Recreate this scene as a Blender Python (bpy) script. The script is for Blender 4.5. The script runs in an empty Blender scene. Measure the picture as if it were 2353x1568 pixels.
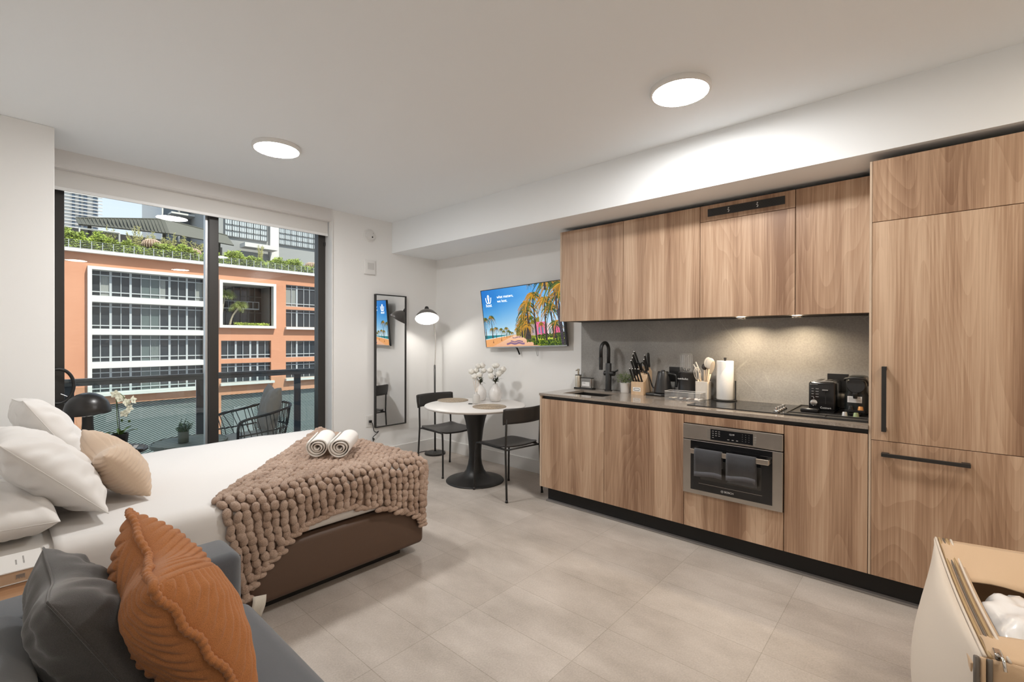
import bpy, bmesh, math, random
import numpy as np
from mathutils import Vector, Matrix, Euler
random.seed(7)
PI = math.pi
SC = bpy.context.scene
COL = SC.collection
def V(*a): return Vector(a)
# ------------------------------------------------------------------ materials
MATS = {}
def srgb(r, g, b):
    f = lambda c: (c/255/12.92) if c/255 <= .04045 else ((c/255+.055)/1.055)**2.4
    return (f(r), f(g), f(b), 1)
class NT:
    def __init__(s, name):
        s.m = bpy.data.materials.new(name); s.m.use_nodes = True
        s.t = s.m.node_tree; s.b = s.t.nodes['Principled BSDF']; s.out = s.t.nodes['Material Output']
    def n(s, typ, **kw):
        nd = s.t.nodes.new(typ)
        for k, v in kw.items():
            if k in nd.inputs: nd.inputs[k].default_value = v
            else: setattr(nd, k, v)
        return nd
    def l(s, a, b): s.t.links.new(a, b)
    def ramp(s, fac, stops):
        r = s.n('ShaderNodeValToRGB'); cr = r.color_ramp
        while len(cr.elements) < len(stops): cr.elements.new(.5)
        for e, (p, c) in zip(cr.elements, stops): e.position = p; e.color = c
        s.l(fac, r.inputs['Fac']); return r
    def coord(s, scale=(1,1,1), kind='Object', loc=(0,0,0), rot=(0,0,0)):
        c = s.n('ShaderNodeTexCoord'); mp = s.n('ShaderNodeMapping')
        mp.inputs['Scale'].default_value = scale; mp.inputs['Location'].default_value = loc; mp.inputs['Rotation'].default_value = rot
        s.l(c.outputs[kind], mp.inputs['Vector']); return mp.outputs['Vector']
    def wpos(s, scale=(1,1,1), loc=(0,0,0)):
        g = s.n('ShaderNodeNewGeometry'); mp = s.n('ShaderNodeMapping')
        mp.inputs['Scale'].default_value = scale; mp.inputs['Location'].default_value = loc
        s.l(g.outputs['Position'], mp.inputs['Vector']); return mp.outputs['Vector']
    def bump(s, h, strength, dist=.01):
        b = s.n('ShaderNodeBump', Strength=strength, Distance=dist); s.l(h, b.inputs['Height']); s.l(b.outputs['Normal'], s.b.inputs['Normal']); return b
def c4(c): return tuple(c)+(1,) if len(c) == 3 else tuple(c)
def mul(c, k): return (min(1, c[0]*k), min(1, c[1]*k), min(1, c[2]*k), 1)
def M(name, col, rough=.5, metal=0., spec=.5, noise=0, nscale=30, bump=0, bscale=200, emit=0, coat=0, sheen=0, trans=0):
    if name in MATS: return MATS[name]
    t = NT(name); b = t.b; col = c4(col)
    b.inputs['Base Color'].default_value = col; b.inputs['Roughness'].default_value = rough
    b.inputs['Metallic'].default_value = metal; b.inputs['Specular IOR Level'].default_value = spec
    if coat: b.inputs['Coat Weight'].default_value = coat
    if sheen: b.inputs['Sheen Weight'].default_value = sheen
    if trans: b.inputs['Transmission Weight'].default_value = trans
    if noise:
        nz = t.n('ShaderNodeTexNoise', Scale=nscale, Detail=4.); t.l(t.coord(), nz.inputs['Vector'])
        r = t.ramp(nz.outputs['Fac'], [(.3, mul(col, 1-noise)), (.7, mul(col, 1+noise))]); t.l(r.outputs['Color'], b.inputs['Base Color'])
    if bump:
        nz = t.n('ShaderNodeTexNoise', Scale=bscale, Detail=3.); t.l(t.coord(), nz.inputs['Vector']); t.bump(nz.outputs['Fac'], bump, .004)
    if emit:
        b.inputs['Emission Color'].default_value = col; b.inputs['Emission Strength'].default_value = emit
    MATS[name] = t.m; return t.m
def m_paint(name, col, rough=.6):
    t = NT(name); t.b.inputs['Base Color'].default_value = col; t.b.inputs['Roughness'].default_value = rough
    nz = t.n('ShaderNodeTexNoise', Scale=220., Detail=3.); t.l(t.wpos(), nz.inputs['Vector']); t.bump(nz.outputs['Fac'], .06, .003)
    MATS[name] = t.m; return t.m
def m_wood(name, c1, c2, c3, rough=.42, along='Z', knots=True, k=1.):
    t = NT(name)
    oi = t.n('ShaderNodeObjectInfo'); co = t.n('ShaderNodeNewGeometry')
    add = t.n('ShaderNodeVectorMath', operation='MULTIPLY_ADD')
    add.inputs[1].default_value = (1, 1, 1)
    cmb = t.n('ShaderNodeCombineXYZ')
    sc = t.n('ShaderNodeMath', operation='MULTIPLY'); sc.inputs[1].default_value = 37.
    t.l(oi.outputs['Random'], sc.inputs[0])
    for i in ('X', 'Y', 'Z'): t.l(sc.outputs[0], cmb.inputs[i])
    t.l(co.outputs['Position'], add.inputs[0]); t.l(cmb.outputs[0], add.inputs[2])
    def mapped(s):
        mp = t.n('ShaderNodeMapping'); mp.inputs['Scale'].default_value = s; t.l(add.outputs[0], mp.inputs['Vector']); return mp.outputs['Vector']
    def sc3(a, l): return {'Z': (a, a, l), 'X': (l, a, a), 'Y': (a, l, a)}[along]
    big = t.n('ShaderNodeTexNoise', Scale=1., Detail=2., Distortion=.3); t.l(mapped(sc3(8*k, .35*k)), big.inputs['Vector'])
    fine = t.n('ShaderNodeTexNoise', Scale=1., Detail=5., Roughness=.65); t.l(mapped(sc3(130*k, 2.0*k)), fine.inputs['Vector'])
    gn = t.n('ShaderNodeTexNoise', Scale=1., Detail=1.); t.l(mapped(sc3(3.2*k, .5*k)), gn.inputs['Vector'])
    mm = t.n('ShaderNodeMath', operation='MULTIPLY'); mm.inputs[1].default_value = 26.; t.l(gn.outputs['Fac'], mm.inputs[0])
    fr = t.n('ShaderNodeMath', operation='FRACT'); t.l(mm.outputs[0], fr.inputs[0])
    m1 = t.n('ShaderNodeMix', data_type='FLOAT'); m1.inputs[0].default_value = .07
    t.l(big.outputs['Fac'], m1.inputs[2]); t.l(fr.outputs[0], m1.inputs[3])
    m2 = t.n('ShaderNodeMix', data_type='FLOAT'); m2.inputs[0].default_value = .36
    t.l(m1.outputs[0], m2.inputs[2]); t.l(fine.outputs['Fac'], m2.inputs[3])
    r = t.ramp(m2.outputs[0], [(.36, c1), (.5, c2), (.64, c3)])
    t.l(r.outputs['Color'], t.b.inputs['Base Color']); t.b.inputs['Roughness'].default_value = rough
    t.b.inputs['Specular IOR Level'].default_value = .35
    t.bump(fine.outputs['Fac'], .12, .002)
    MATS[name] = t.m; return t.m
def m_stone(name, c1, c2, vein, rough=.45, scale=1., vs=.06, coat=0):
    t = NT(name); p = t.wpos((scale, scale, scale))
    n1 = t.n('ShaderNodeTexNoise', Scale=3., Detail=5., Roughness=.6); t.l(p, n1.inputs['Vector'])
    n2 = t.n('ShaderNodeTexNoise', Scale=95., Detail=4., Roughness=.7); t.l(p, n2.inputs['Vector'])
    mx = t.n('ShaderNodeMix', data_type='FLOAT'); mx.inputs[0].default_value = .5; t.l(n1.outputs['Fac'], mx.inputs[2]); t.l(n2.outputs['Fac'], mx.inputs[3])
    r = t.ramp(mx.outputs[0], [(.36, c1), (.62, c2)])
    rot = t.n('ShaderNodeMapping'); rot.inputs['Rotation'].default_value = (.75, .1, .2); t.l(p, rot.inputs['Vector'])
    vn = t.n('ShaderNodeTexVoronoi', Scale=1.9, feature='DISTANCE_TO_EDGE'); 
    w = t.n('ShaderNodeMapping'); w.inputs['Scale'].default_value = (1., 2.3, .55); t.l(rot.outputs['Vector'], w.inputs['Vector']); t.l(w.outputs['Vector'], vn.inputs['Vector'])
    vr = t.ramp(vn.outputs['Distance'], [(0, (1,1,1,1)), (.006, (0,0,0,1))])
    n3 = t.n('ShaderNodeTexNoise', Scale=2.2); t.l(p, n3.inputs['Vector'])
    gate = t.ramp(n3.outputs['Fac'], [(.48, (0,0,0,1)), (.62, (1,1,1,1))])
    g = t.n('ShaderNodeMath', operation='MULTIPLY'); t.l(vr.outputs['Color'], g.inputs[0]); t.l(gate.outputs['Color'], g.inputs[1])
    g2 = t.n('ShaderNodeMath', operation='MULTIPLY'); g2.inputs[1].default_value = vs*10; t.l(g.outputs[0], g2.inputs[0])
    cm = t.n('ShaderNodeMix', data_type='RGBA'); t.l(g2.outputs[0], cm.inputs[0]); t.l(r.outputs['Color'], cm.inputs[6]); cm.inputs[7].default_value = vein
    t.l(cm.outputs[2], t.b.inputs['Base Color']); t.b.inputs['Roughness'].default_value = rough
    if coat: t.b.inputs['Coat Weight'].default_value = coat
    MATS[name] = t.m; return t.m
def m_fabric(name, col, scale=700, strength=.35, var=.12, rough=.9, sheen=.25):
    t = NT(name); b = t.b; col = c4(col)
    w = t.n('ShaderNodeTexNoise', Scale=float(scale), Detail=2., Roughness=.7); t.l(t.coord(), w.inputs['Vector'])
    r = t.ramp(w.outputs['Fac'], [(.3, mul(col, 1-var)), (.7, mul(col, 1+var))]); t.l(r.outputs['Color'], b.inputs['Base Color'])
    b.inputs['Roughness'].default_value = rough; b.inputs['Specular IOR Level'].default_value = .2; b.inputs['Sheen Weight'].default_value = sheen
    t.bump(w.outputs['Fac'], strength, .002); MATS[name] = t.m; return t.m
def m_glass(name, tint=(1,1,1,1), refl=1., rough=0., haze=0.):
    # flat pane: see-through with a Fresnel reflection
    t = NT(name); t.t.nodes.remove(t.b)
    tr = t.n('ShaderNodeBsdfTransparent'); tr.inputs['Color'].default_value = tint
    gl = t.n('ShaderNodeBsdfGlossy', Roughness=rough); fr = t.n('ShaderNodeFresnel', IOR=1.45); ge = t.n('ShaderNodeNewGeometry'); mi_ = t.n('ShaderNodeMix', data_type='FLOAT'); mi_.inputs[2].default_value = 1.45; mi_.inputs[3].default_value = 1/1.45; t.l(ge.outputs['Backfacing'], mi_.inputs[0]); t.l(mi_.outputs[0], fr.inputs['IOR'])
    mu = t.n('ShaderNodeMath', operation='MULTIPLY'); mu.inputs[1].default_value = refl; t.l(fr.outputs[0], mu.inputs[0])
    mx = t.n('ShaderNodeMixShader'); t.l(mu.outputs[0], mx.inputs[0]); t.l(tr.outputs[0], mx.inputs[1]); t.l(gl.outputs[0], mx.inputs[2])
    if haze:
        df = t.n('ShaderNodeBsdfDiffuse'); df.inputs['Color'].default_value = (.9, .9, .9, 1); m2 = t.n('ShaderNodeMixShader'); m2.inputs[0].default_value = haze; t.l(mx.outputs[0], m2.inputs[1]); t.l(df.outputs[0], m2.inputs[2]); mx = m2
    t.l(mx.outputs[0], t.out.inputs['Surface']); MATS[name] = t.m; return t.m
# ------------------------------------------------------------------ mesh building
WL = {}      # world location of each created object, so parts can be typed in world metres
class MB:
    def __init__(s): s.bm = bmesh.new()
    def _new(s, verts, faces):
        vs = [s.bm.verts.new(v) for v in verts]
        for f in faces:
            try: s.bm.faces.new([vs[i] for i in f])
            except ValueError: pass
        return vs
    def box(s, x0, x1, y0, y1, z0, z1, bev=0., seg=2, rot=None):
        t = bmesh.new(); bmesh.ops.create_cube(t, size=1)
        for v in t.verts: v.co = Vector(((x0+x1)/2+v.co.x*(x1-x0), (y0+y1)/2+v.co.y*(y1-y0), (z0+z1)/2+v.co.z*(z1-z0)))
        if bev: bmesh.ops.bevel(t, geom=list(t.edges), offset=bev, segments=seg, profile=.5, affect='EDGES')
        if rot is not None:
            c = Vector(((x0+x1)/2, (y0+y1)/2, (z0+z1)/2))
            for v in t.verts: v.co = rot @ (v.co-c)+c
        s._merge(t); return s
    def _merge(s, t):
        me = bpy.data.meshes.new('tmp'); t.to_mesh(me); t.free(); s.bm.from_mesh(me); bpy.data.meshes.remove(me)
    def cyl(s, p0, p1, r0, r1=None, n=20, caps=True):
        p0, p1 = Vector(p0), Vector(p1); r1 = r0 if r1 is None else r1
        d = (p1-p0).normalized(); a = d.orthogonal().normalized(); b = d.cross(a)
        vs = []
        for p, r in ((p0, r0), (p1, r1)):
            for i in range(n):
                t = 2*PI*i/n; vs.append(p+a*(r*math.cos(t))+b*(r*math.sin(t)))
        f = [(i, (i+1) % n, n+(i+1) % n, n+i) for i in range(n)]
        if caps: f += [tuple(range(n-1, -1, -1)), tuple(range(n, 2*n))]
        s._new(vs, f); return s
    def tube(s, pts, r, n=10, closed=False, caps=True):
        pts = [Vector(p) for p in pts]; m = len(pts)
        rs = r if isinstance(r, (list, tuple)) else [r]*m
        prev = None; rings = []
        for i, p in enumerate(pts):
            if closed: d = (pts[(i+1) % m]-pts[i-1])
            else: d = pts[min(i+1, m-1)]-pts[max(i-1, 0)]
            d = d.normalized() if d.length > 1e-9 else V(0, 0, 1)
            a = d.orthogonal() if prev is None else prev-d*prev.dot(d)
            a = a.normalized() if a.length > 1e-6 else d.orthogonal().normalized()
            prev = a; b = d.cross(a)
            rings.append([p+a*(rs[i]*math.cos(2*PI*k/n))+b*(rs[i]*math.sin(2*PI*k/n)) for k in range(n)])
        vs = [v for rg in rings for v in rg]; f = []
        for i in range(m if closed else m-1):
            j = (i+1) % m
            for k in range(n): f.append((i*n+k, i*n+(k+1) % n, j*n+(k+1) % n, j*n+k))
        if caps and not closed: f += [tuple(range(n-1, -1, -1)), tuple(range((m-1)*n, m*n))]
        s._new(vs, f); return s
    def lathe(s, prof, c=(0, 0, 0), n=40, M4=None, cap=True):
        c = Vector(c); vs = []
        for r, z in prof:
            for i in range(n):
                t = 2*PI*i/n; p = Vector((r*math.cos(t), r*math.sin(t), z))
                vs.append((M4 @ p if M4 is not None else p)+c)
        f = []
        for j in range(len(prof)-1):
            for i in range(n): f.append((j*n+i, j*n+(i+1) % n, (j+1)*n+(i+1) % n, (j+1)*n+i))
        if cap:
            if prof[0][0] > 1e-5: f.append(tuple(range(n-1, -1, -1)))
            if prof[-1][0] > 1e-5: f.append(tuple(range((len(prof)-1)*n, len(prof)*n)))
        s._new(vs, f); return s
    def sph(s, c, rx, ry=None, rz=None, n=14, M4=None):
        ry = rx if ry is None else ry; rz = rx if rz is None else rz
        t = bmesh.new(); bmesh.ops.create_uvsphere(t, u_segments=n, v_segments=max(6, n*2//3), radius=1)
        c = Vector(c)
        for v in t.verts:
            p = Vector((v.co.x*rx, v.co.y*ry, v.co.z*rz)); v.co = (M4 @ p if M4 is not None else p)+c
        s._merge(t); return s
    def grid(s, P, nu, nv, closed_u=False):
        # P: function(i,j)->vector, i in 0..nu, j in 0..nv
        vs = [P(i, j) for j in range(nv+1) for i in range(nu+1)]
        w = nu+1
        s._new(vs, [(j*w+i, j*w+i+1, (j+1)*w+i+1, (j+1)*w+i) for j in range(nv) for i in range(nu)]); return s
    def poly(s, pts, d):
        # prism: polygon pts extruded by vector d
        pts = [Vector(p) for p in pts]; d = Vector(d); n = len(pts)
        s._new(pts+[p+d for p in pts], [tuple(range(n-1, -1, -1)), tuple(range(n, 2*n))]+[(i, (i+1) % n, n+(i+1) % n, n+i) for i in range(n)]); return s
    def quad(s, *p): s._new([Vector(q) for q in p], [tuple(range(len(p)))]); return s
    def move(s, M4):
        for v in s.bm.verts: v.co = M4 @ v.co
        return s
    def build(s, name, mat, parent=None, smooth=False, origin=None, weld=0, angle=None, solid=0, sub=0):
        if weld: bmesh.ops.remove_doubles(s.bm, verts=list(s.bm.verts), dist=weld)
        bmesh.ops.recalc_face_normals(s.bm, faces=list(s.bm.faces))
        o = Vector((0, 0, 0))
        if parent is not None: o = WL[parent.name]
        elif origin is not None: o = Vector(origin)
        if o.length > 0:
            for v in s.bm.verts: v.co -= o
        me = bpy.data.meshes.new(name); s.bm.to_mesh(me); s.bm.free()
        me.materials.append(mat)
        if smooth or angle:
            me.shade_smooth()
            if angle: me.set_sharp_from_angle(angle=math.radians(angle))
        ob = bpy.data.objects.new(name, me); COL.objects.link(ob)
        if parent is not None: ob.parent = parent
        else: ob.location = o
        WL[ob.name] = o.copy()
        if solid: 
            md = ob.modifiers.new('solid', 'SOLIDIFY'); md.thickness = solid; md.offset = 0
        if sub:
            md = ob.modifiers.new('sub', 'SUBSURF'); md.levels = sub; md.render_levels = sub
        return ob
def tag(o, label=None, cat=None, group=None, kind=None):
    if label: o['label'] = label
    if cat: o['category'] = cat
    if group: o['group'] = group
    if kind: o['kind'] = kind
    return o
def thing(name, loc, label, cat, group=None, kind=None):
    o = bpy.data.objects.new(name, None); COL.objects.link(o); o.location = loc; o.empty_display_size = .05
    WL[o.name] = Vector(loc); return tag(o, label, cat, group, kind)
def place(o, loc, rz=0, rot=None):
    o.location = loc; o.rotation_euler = rot if rot is not None else (0, 0, rz); return o
def dup(root, loc, rz=0, label=None, group=None, rot=None):
    def cp(o, par):
        c = o.copy(); COL.objects.link(c)
        if par is not None: c.parent = par
        for ch in list(o.children): cp(ch, c)
        return c
    r = cp(root, None); place(r, loc, rz, rot)
    if label: r['label'] = label
    if group: r['group'] = group
    WL[r.name] = Vector(loc)
    return r
def text(s, size, mat, parent, M4, name='lettering', ext=.0004, font_spacing=1., align='CENTER', label=None):
    cu = bpy.data.curves.new(name, 'FONT'); cu.body = s; cu.size = size; cu.extrude = ext; cu.align_x = align; cu.align_y = 'CENTER'; cu.space_character = font_spacing
    tmp = bpy.data.objects.new('tmp_text', cu); COL.objects.link(tmp)
    dg = bpy.context.evaluated_depsgraph_get(); me = bpy.data.meshes.new_from_object(tmp.evaluated_get(dg))
    bpy.data.objects.remove(tmp)
    me.transform(M4)
    o = WL[parent.name]
    me.transform(Matrix.Translation(-o)); me.materials.clear(); me.materials.append(mat)
    ob = bpy.data.objects.new(name, me); COL.objects.link(ob); ob.parent = parent; WL[ob.name] = o.copy()
    if label: ob['label'] = label
    return ob
def frame4(o, x, y, z=None):
    x = Vector(x).normalized(); y = Vector(y).normalized(); z = x.cross(y) if z is None else Vector(z)
    m = Matrix((x, y, z)).transposed().to_4x4(); m.translation = Vector(o); return m
def arc(c, r, a0, a1, n, plane='XZ'):
    out = []
    for i in range(n+1):
        t = a0+(a1-a0)*i/n; u, w = r*math.cos(t), r*math.sin(t)
        out.append(Vector(c)+(V(u, 0, w) if plane == 'XZ' else V(u, w, 0) if plane == 'XY' else V(0, u, w)))
    return out
def smooth_path(pts, n=8):
    # Catmull-Rom through the points
    P = [Vector(p) for p in pts]; P = [P[0]*2-P[1]]+P+[P[-1]*2-P[-2]]; out = []
    for i in range(1, len(P)-2):
        a, b, c, d = P[i-1:i+3]
        for k in range(n):
            t = k/n; out.append(.5*((2*b)+(c-a)*t+(2*a-5*b+4*c-d)*t*t+(3*b-a-3*c+d)*t**3))
    out.append(P[-2]); return out
# ------------------------------------------------------------------ palette
m_wall = m_paint('wall paint', (.87, .865, .85, 1)); m_ceil = m_paint('ceiling paint', (.90, .925, .94, 1), .75)
m_trim = M('white trim', (.80, .79, .77), .45)
WOOD = m_wood('oak veneer', (.25, .142, .086, 1), (.44, .285, .185, 1), (.62, .445, .312, 1))
m_black = M('matt black metal', (.018, .017, .016), .45); m_blackpl = M('black plastic', (.012, .012, .012), .3)
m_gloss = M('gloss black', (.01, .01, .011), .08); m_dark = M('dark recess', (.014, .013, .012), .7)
m_chrome = M('chrome', (.75, .74, .72), .16, 1); m_steel = M('brushed steel', (.46, .43, .39), .34, 1, noise=.05, nscale=12)
m_white = M('white plastic', (.80, .79, .77), .4); m_ceram = M('white ceramic', (.78, .76, .73), .28)
m_sheet = m_fabric('white cotton', (.74, .72, .70), 900, .15, .02, .95, .1)
m_leather = M('brown leatherette', (.098, .056, .036), .5, bump=.15, bscale=500)
m_leaf = M('leaf green', (.085, .16, .03), .5, noise=.4, nscale=25); m_leafd = M('dark leaf green', (.035, .07, .018), .5, noise=.35, nscale=30)
m_stem = M('green stem', (.10, .16, .05), .5)
m_acr = m_glass('clear acrylic', (.97, .97, .97, 1), 1.3, haze=.05)
# light levels
LP_A, LP_B, LP_FILL = 125., 98., 45.
SKY, SUN, EXPO = .8, 5.0, .58
PUCK = 520.
BULB, TVS = 120., .75
# ------------------------------------------------------------------ room shell
H = 2.727; XW = 3.77; YW = 4.65; XL = -.30; YB = -2.4
CT = .9215
def m_tile():
    t = NT('floor tile'); p = t.wpos((1, 1, 1), (-1.063+.3005*20, -1.731+.5925*20, 0))
    br = t.n('ShaderNodeTexBrick', Scale=1., **{'Mortar Size': .0016, 'Mortar Smooth': .3, 'Bias': 0., 'Brick Width': .3005, 'Row Height': .5925})
    br.offset = 0; br.inputs['Color1'].default_value = (.475, .425, .38, 1); br.inputs['Color2'].default_value = (.54, .49, .445, 1); br.inputs['Mortar'].default_value = (.36, .32, .27, 1)
    t.l(p, br.inputs['Vector'])
    n1 = t.n('ShaderNodeTexNoise', Scale=2.6, Detail=5., Roughness=.6); t.l(t.wpos((1.6, .8, 1)), n1.inputs['Vector'])
    n2 = t.n('ShaderNodeTexNoise', Scale=120., Detail=4., Roughness=.75); t.l(t.wpos(), n2.inputs['Vector'])
    mx = t.n('ShaderNodeMix', data_type='FLOAT'); mx.inputs[0].default_value = .42; t.l(n1.outputs['Fac'], mx.inputs[2]); t.l(n2.outputs['Fac'], mx.inputs[3])
    r = t.ramp(mx.outputs[0], [(.33, (.70, .68, .65, 1)), (.66, (1.18, 1.18, 1.18, 1))])
    cm = t.n('ShaderNodeMix', data_type='RGBA', blend_type='MULTIPLY'); cm.inputs[0].default_value = 1.
    t.l(br.outputs['Color'], cm.inputs[6]); t.l(r.outputs['Color'], cm.inputs[7])
    t.l(cm.outputs[2], t.b.inputs['Base Color']); t.b.inputs['Roughness'].default_value = .42; t.b.inputs['Specular IOR Level'].default_value = .4
    t.bump(n2.outputs['Fac'], .05, .002)
    return t.m
def struct(name, mb, mat, label=None):
    o = mb.build(name, mat); o['kind'] = 'structure'
    if label: o['label'] = label
    return o
struct('floor', MB().box(XL-.1, XW+.1, YB-.1, 4.86, -.12, 0), m_tile(), 'beige stone-look tiled floor of the studio')
struct('ceiling', MB().box(XL-.1, XW+.1, YB-.1, 4.90, H, H+.2), m_ceil, 'smooth white ceiling of the studio')
struct('wall_east', MB().box(XW, XW+.12, YB, YW+.25, 0, H), m_wall, 'light grey wall behind the kitchen and television')
struct('wall_west', MB().box(XL-.12, XL, YB, YW+.25, 0, H), m_wall, 'light grey wall behind bed and sofa')
struct('wall_south', MB().box(XL, XW, YB-.12, YB, 0, H), m_wall, 'light grey wall at the entry end')
struct('wall_north', MB().box(2.388, XW, YW, YW+.25, 0, H).box(XL, .28, YW+.02, YW+.25, 0, H), m_wall, 'light grey wall beside the balcony window, with the mirror')
struct('wall_column', MB().box(XL, .284, 4.178, YW+.03, 0, H, .004), m_wall, 'light grey wall pier left of the window')
struct('ceiling_soffit', MB().box(3.118, XW, YB, YW, 2.373, H), m_ceil, 'dropped white soffit over the kitchen run')
struct('baseboard_north', MB().box(2.40, XW, YW-.014, YW, 0, .135, .003), m_trim, 'white baseboard under the mirror')
struct('baseboard_east', MB().box(XW-.014, XW, 2.47, YW-.014, 0, .135, .003), m_trim, 'white baseboard behind the dining table')
struct('trim_1', MB().box(2.376, 2.390, 4.63, 4.90, 0, 2.72, .002), m_trim, 'white jamb lining at the right of the window')
# window: sliding glass door in a black frame
m_frame = M('dark bronze aluminium', (.030, .027, .024), .4, bump=.05)
m_alu = M('pale aluminium edge', (.55, .55, .55), .35, .8)
m_pane = m_glass('window glass', (.96, .985, .98, 1), 1.15)
w = thing('window_1', (1.33, 4.80, 0), 'black framed sliding balcony door, two tall glass panes', 'window', kind='structure')
MB().box(.28, .376, 4.77, 4.86, 0, 2.70, .003).build('left_stile', m_frame, w)
MB().box(2.300, 2.378, 4.77, 4.86, 0, 2.70, .003).build('right_stile', m_frame, w)
MB().box(1.306, 1.380, 4.765, 4.86, .04, 2.66, .003).build('middle_stile', m_frame, w)
MB().box(1.284, 1.305, 4.80, 4.85, .04, 2.66, .002).build('middle_stile_edge', m_alu, w)
MB().box(.376, 2.300, 4.77, 4.86, 0, .06, .003).build('bottom_rail', m_frame, w)
MB().box(.376, 2.300, 4.77, 4.86, 2.60, 2.70, .003).build('top_rail', m_frame, w)
MB().box(.376, 1.284, 4.822, 4.828, .06, 2.60).build('glass_pane', m_pane, w)
MB().box(1.380, 2.300, 4.800, 4.806, .06, 2.60).build('glass_pane', m_pane, w)
MB().box(2.355, 2.372, 4.755, 4.772, 2.36, 2.40, .004).build('lock_stud', m_blackpl, w)
# roller blind
m_blind = m_fabric('blind fabric', (.72, .705, .68), 1200, .1, .02, .85, 0)
rb = thing('roller_blind', (1.35, 4.69, H), 'white roller blind cassette with pale grey fabric rolled almost up', 'blind')
def blind_case():
    mb = MB(); prof = [(4.631, 2.7265), (4.631, 2.615), (4.645, 2.600), (4.745, 2.600), (4.745, 2.7265)]
    mb.poly([(.285, y, z) for y, z in prof], (2.379-.285, 0, 0)); return mb
blind_case().build('cassette', M('blind cassette', (.74, .72, .70), .5), rb)
MB().box(.30, 2.368, 4.700, 4.703, 2.475, 2.605).build('fabric', m_blind, rb)
MB().box(.30, 2.368, 4.694, 4.709, 2.452, 2.478, .003).build('hem_bar', M('white hem bar', (.85, .85, .84), .4), rb)
# black ring at the left edge of the window
mb = MB(); ring = []
for i in range(48):
    a = 2*PI*i/48; ring.append(V(.335+.088*math.cos(a), 4.715+.02*math.cos(a), 1.03+.125*math.sin(a)))
mb.tube(ring, .011, 8, closed=True); rg = thing('ring_pull', (.335, 4.715, 1.03), 'black open metal ring at the left edge of the window', 'ring')
mb.build('ring', m_black, rg, smooth=True)
MB().cyl((.285, 4.71, 1.03), (.262, 4.715, 1.03), .014).build('fixing', m_black, rg)
MB().cyl((.35, 4.705, .975), (.385, 4.705, .953), .003, n=8).build('pin', m_chrome, rg)
# ceiling lights
LAMPC = (1.0, .985, .965, 1); WARM = (1, .86, .70, 1)
def ceil_light(x, y, label, power, col=LAMPC):
    c = thing('ceiling_light', (x, y, H), label, 'ceiling light', 'flush ceiling lights')
    MB().lathe([(.10, H-.0005), (.156, H-.0005), (.157, H-.02), (.154, H-.026), (.143, H-.027), (.1425, H-.022)], (x, y, 0), 64, cap=False).build('rim', m_white, c, angle=40)
    t = NT('lamp diffuser'); t.b.inputs['Base Color'].default_value = (1, 1, 1, 1); t.b.inputs['Emission Color'].default_value = col; t.b.inputs['Emission Strength'].default_value = power
    MB().lathe([(.1425, H-.024), (.1, H-.027), (.05, H-.028), (0.0001, H-.028)], (x, y, 0), 64, cap=False).build('diffuser', t.m, c, smooth=True)
ceil_light(1.350, 3.420, 'round flush ceiling light glowing white above the bed', LP_A)
ceil_light(2.474, 1.003, 'round flush ceiling light glowing white in front of the kitchen', LP_B)
ceil_light(1.0, -1.2, 'unseen ceiling light added as warm fill at the entry end, sofa side', LP_FILL, WARM)  # this lamp and the next are unseen, added behind the camera as fill
ceil_light(2.474, -1.15, 'unseen ceiling light added as warm fill at the entry end, kitchen side', LP_FILL, WARM)
# ------------------------------------------------------------------ camera, world, sun
F, YAW, PIT, ROL = 1074.63, .841987, -.0038973, .002369
f = V(math.sin(YAW)*math.cos(PIT), math.cos(YAW)*math.cos(PIT), math.sin(PIT))
r0 = V(math.cos(YAW), -math.sin(YAW), 0); u0 = r0.cross(f)
r = r0*math.cos(ROL)+u0*math.sin(ROL); u = -r0*math.sin(ROL)+u0*math.cos(ROL)
cd = bpy.data.cameras.new('camera'); cam = bpy.data.objects.new('camera', cd); COL.objects.link(cam)
cd.sensor_width = 36; cd.lens = F/2353*36; cd.clip_start = .05; cd.clip_end = 500
mw = Matrix((r, u, -f)).transposed().to_4x4(); mw.translation = (0, 0, 1.38); cam.matrix_world = mw
SC.camera = cam
wd = bpy.data.worlds.new('sky'); SC.world = wd; wd.use_nodes = True
bg = wd.node_tree.nodes['Background']; bg.inputs['Strength'].default_value = SKY
tc = wd.node_tree.nodes.new('ShaderNodeTexCoord'); sp = wd.node_tree.nodes.new('ShaderNodeSeparateXYZ'); rp = wd.node_tree.nodes.new('ShaderNodeValToRGB')
wd.node_tree.links.new(tc.outputs['Generated'], sp.inputs[0]); wd.node_tree.links.new(sp.outputs['Z'], rp.inputs['Fac']); wd.node_tree.links.new(rp.outputs['Color'], bg.inputs['Color'])
rp.color_ramp.elements[0].color = (.84, .91, 1, 1); rp.color_ramp.elements[1].color = (.45, .66, 1, 1)
sl = bpy.data.lights.new('sun', 'SUN'); sl.energy = SUN; sl.angle = .009; sl.color = (1, .95, .87)
so = bpy.data.objects.new('sun', sl); COL.objects.link(so); so.rotation_euler = V(-.20, .50, -.84).to_track_quat('-Z', 'Y').to_euler()
SC.view_settings.view_transform = 'Standard'; SC.view_settings.look = 'None'; SC.view_settings.gamma = 1; SC.view_settings.use_curve_mapping = False
SC.view_settings.exposure = EXPO
cy = SC.cycles; cy.use_denoising = True; cy.denoiser = 'OPENIMAGEDENOISE'; cy.max_bounces = 10; cy.diffuse_bounces = 6; cy.glossy_bounces = 5; cy.transparent_max_bounces = 24; cy.transmission_bounces = 6
cy.sample_clamp_indirect = 6; cy.caustics_reflective = False; cy.caustics_refractive = False; cy.blur_glossy = .5
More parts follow.
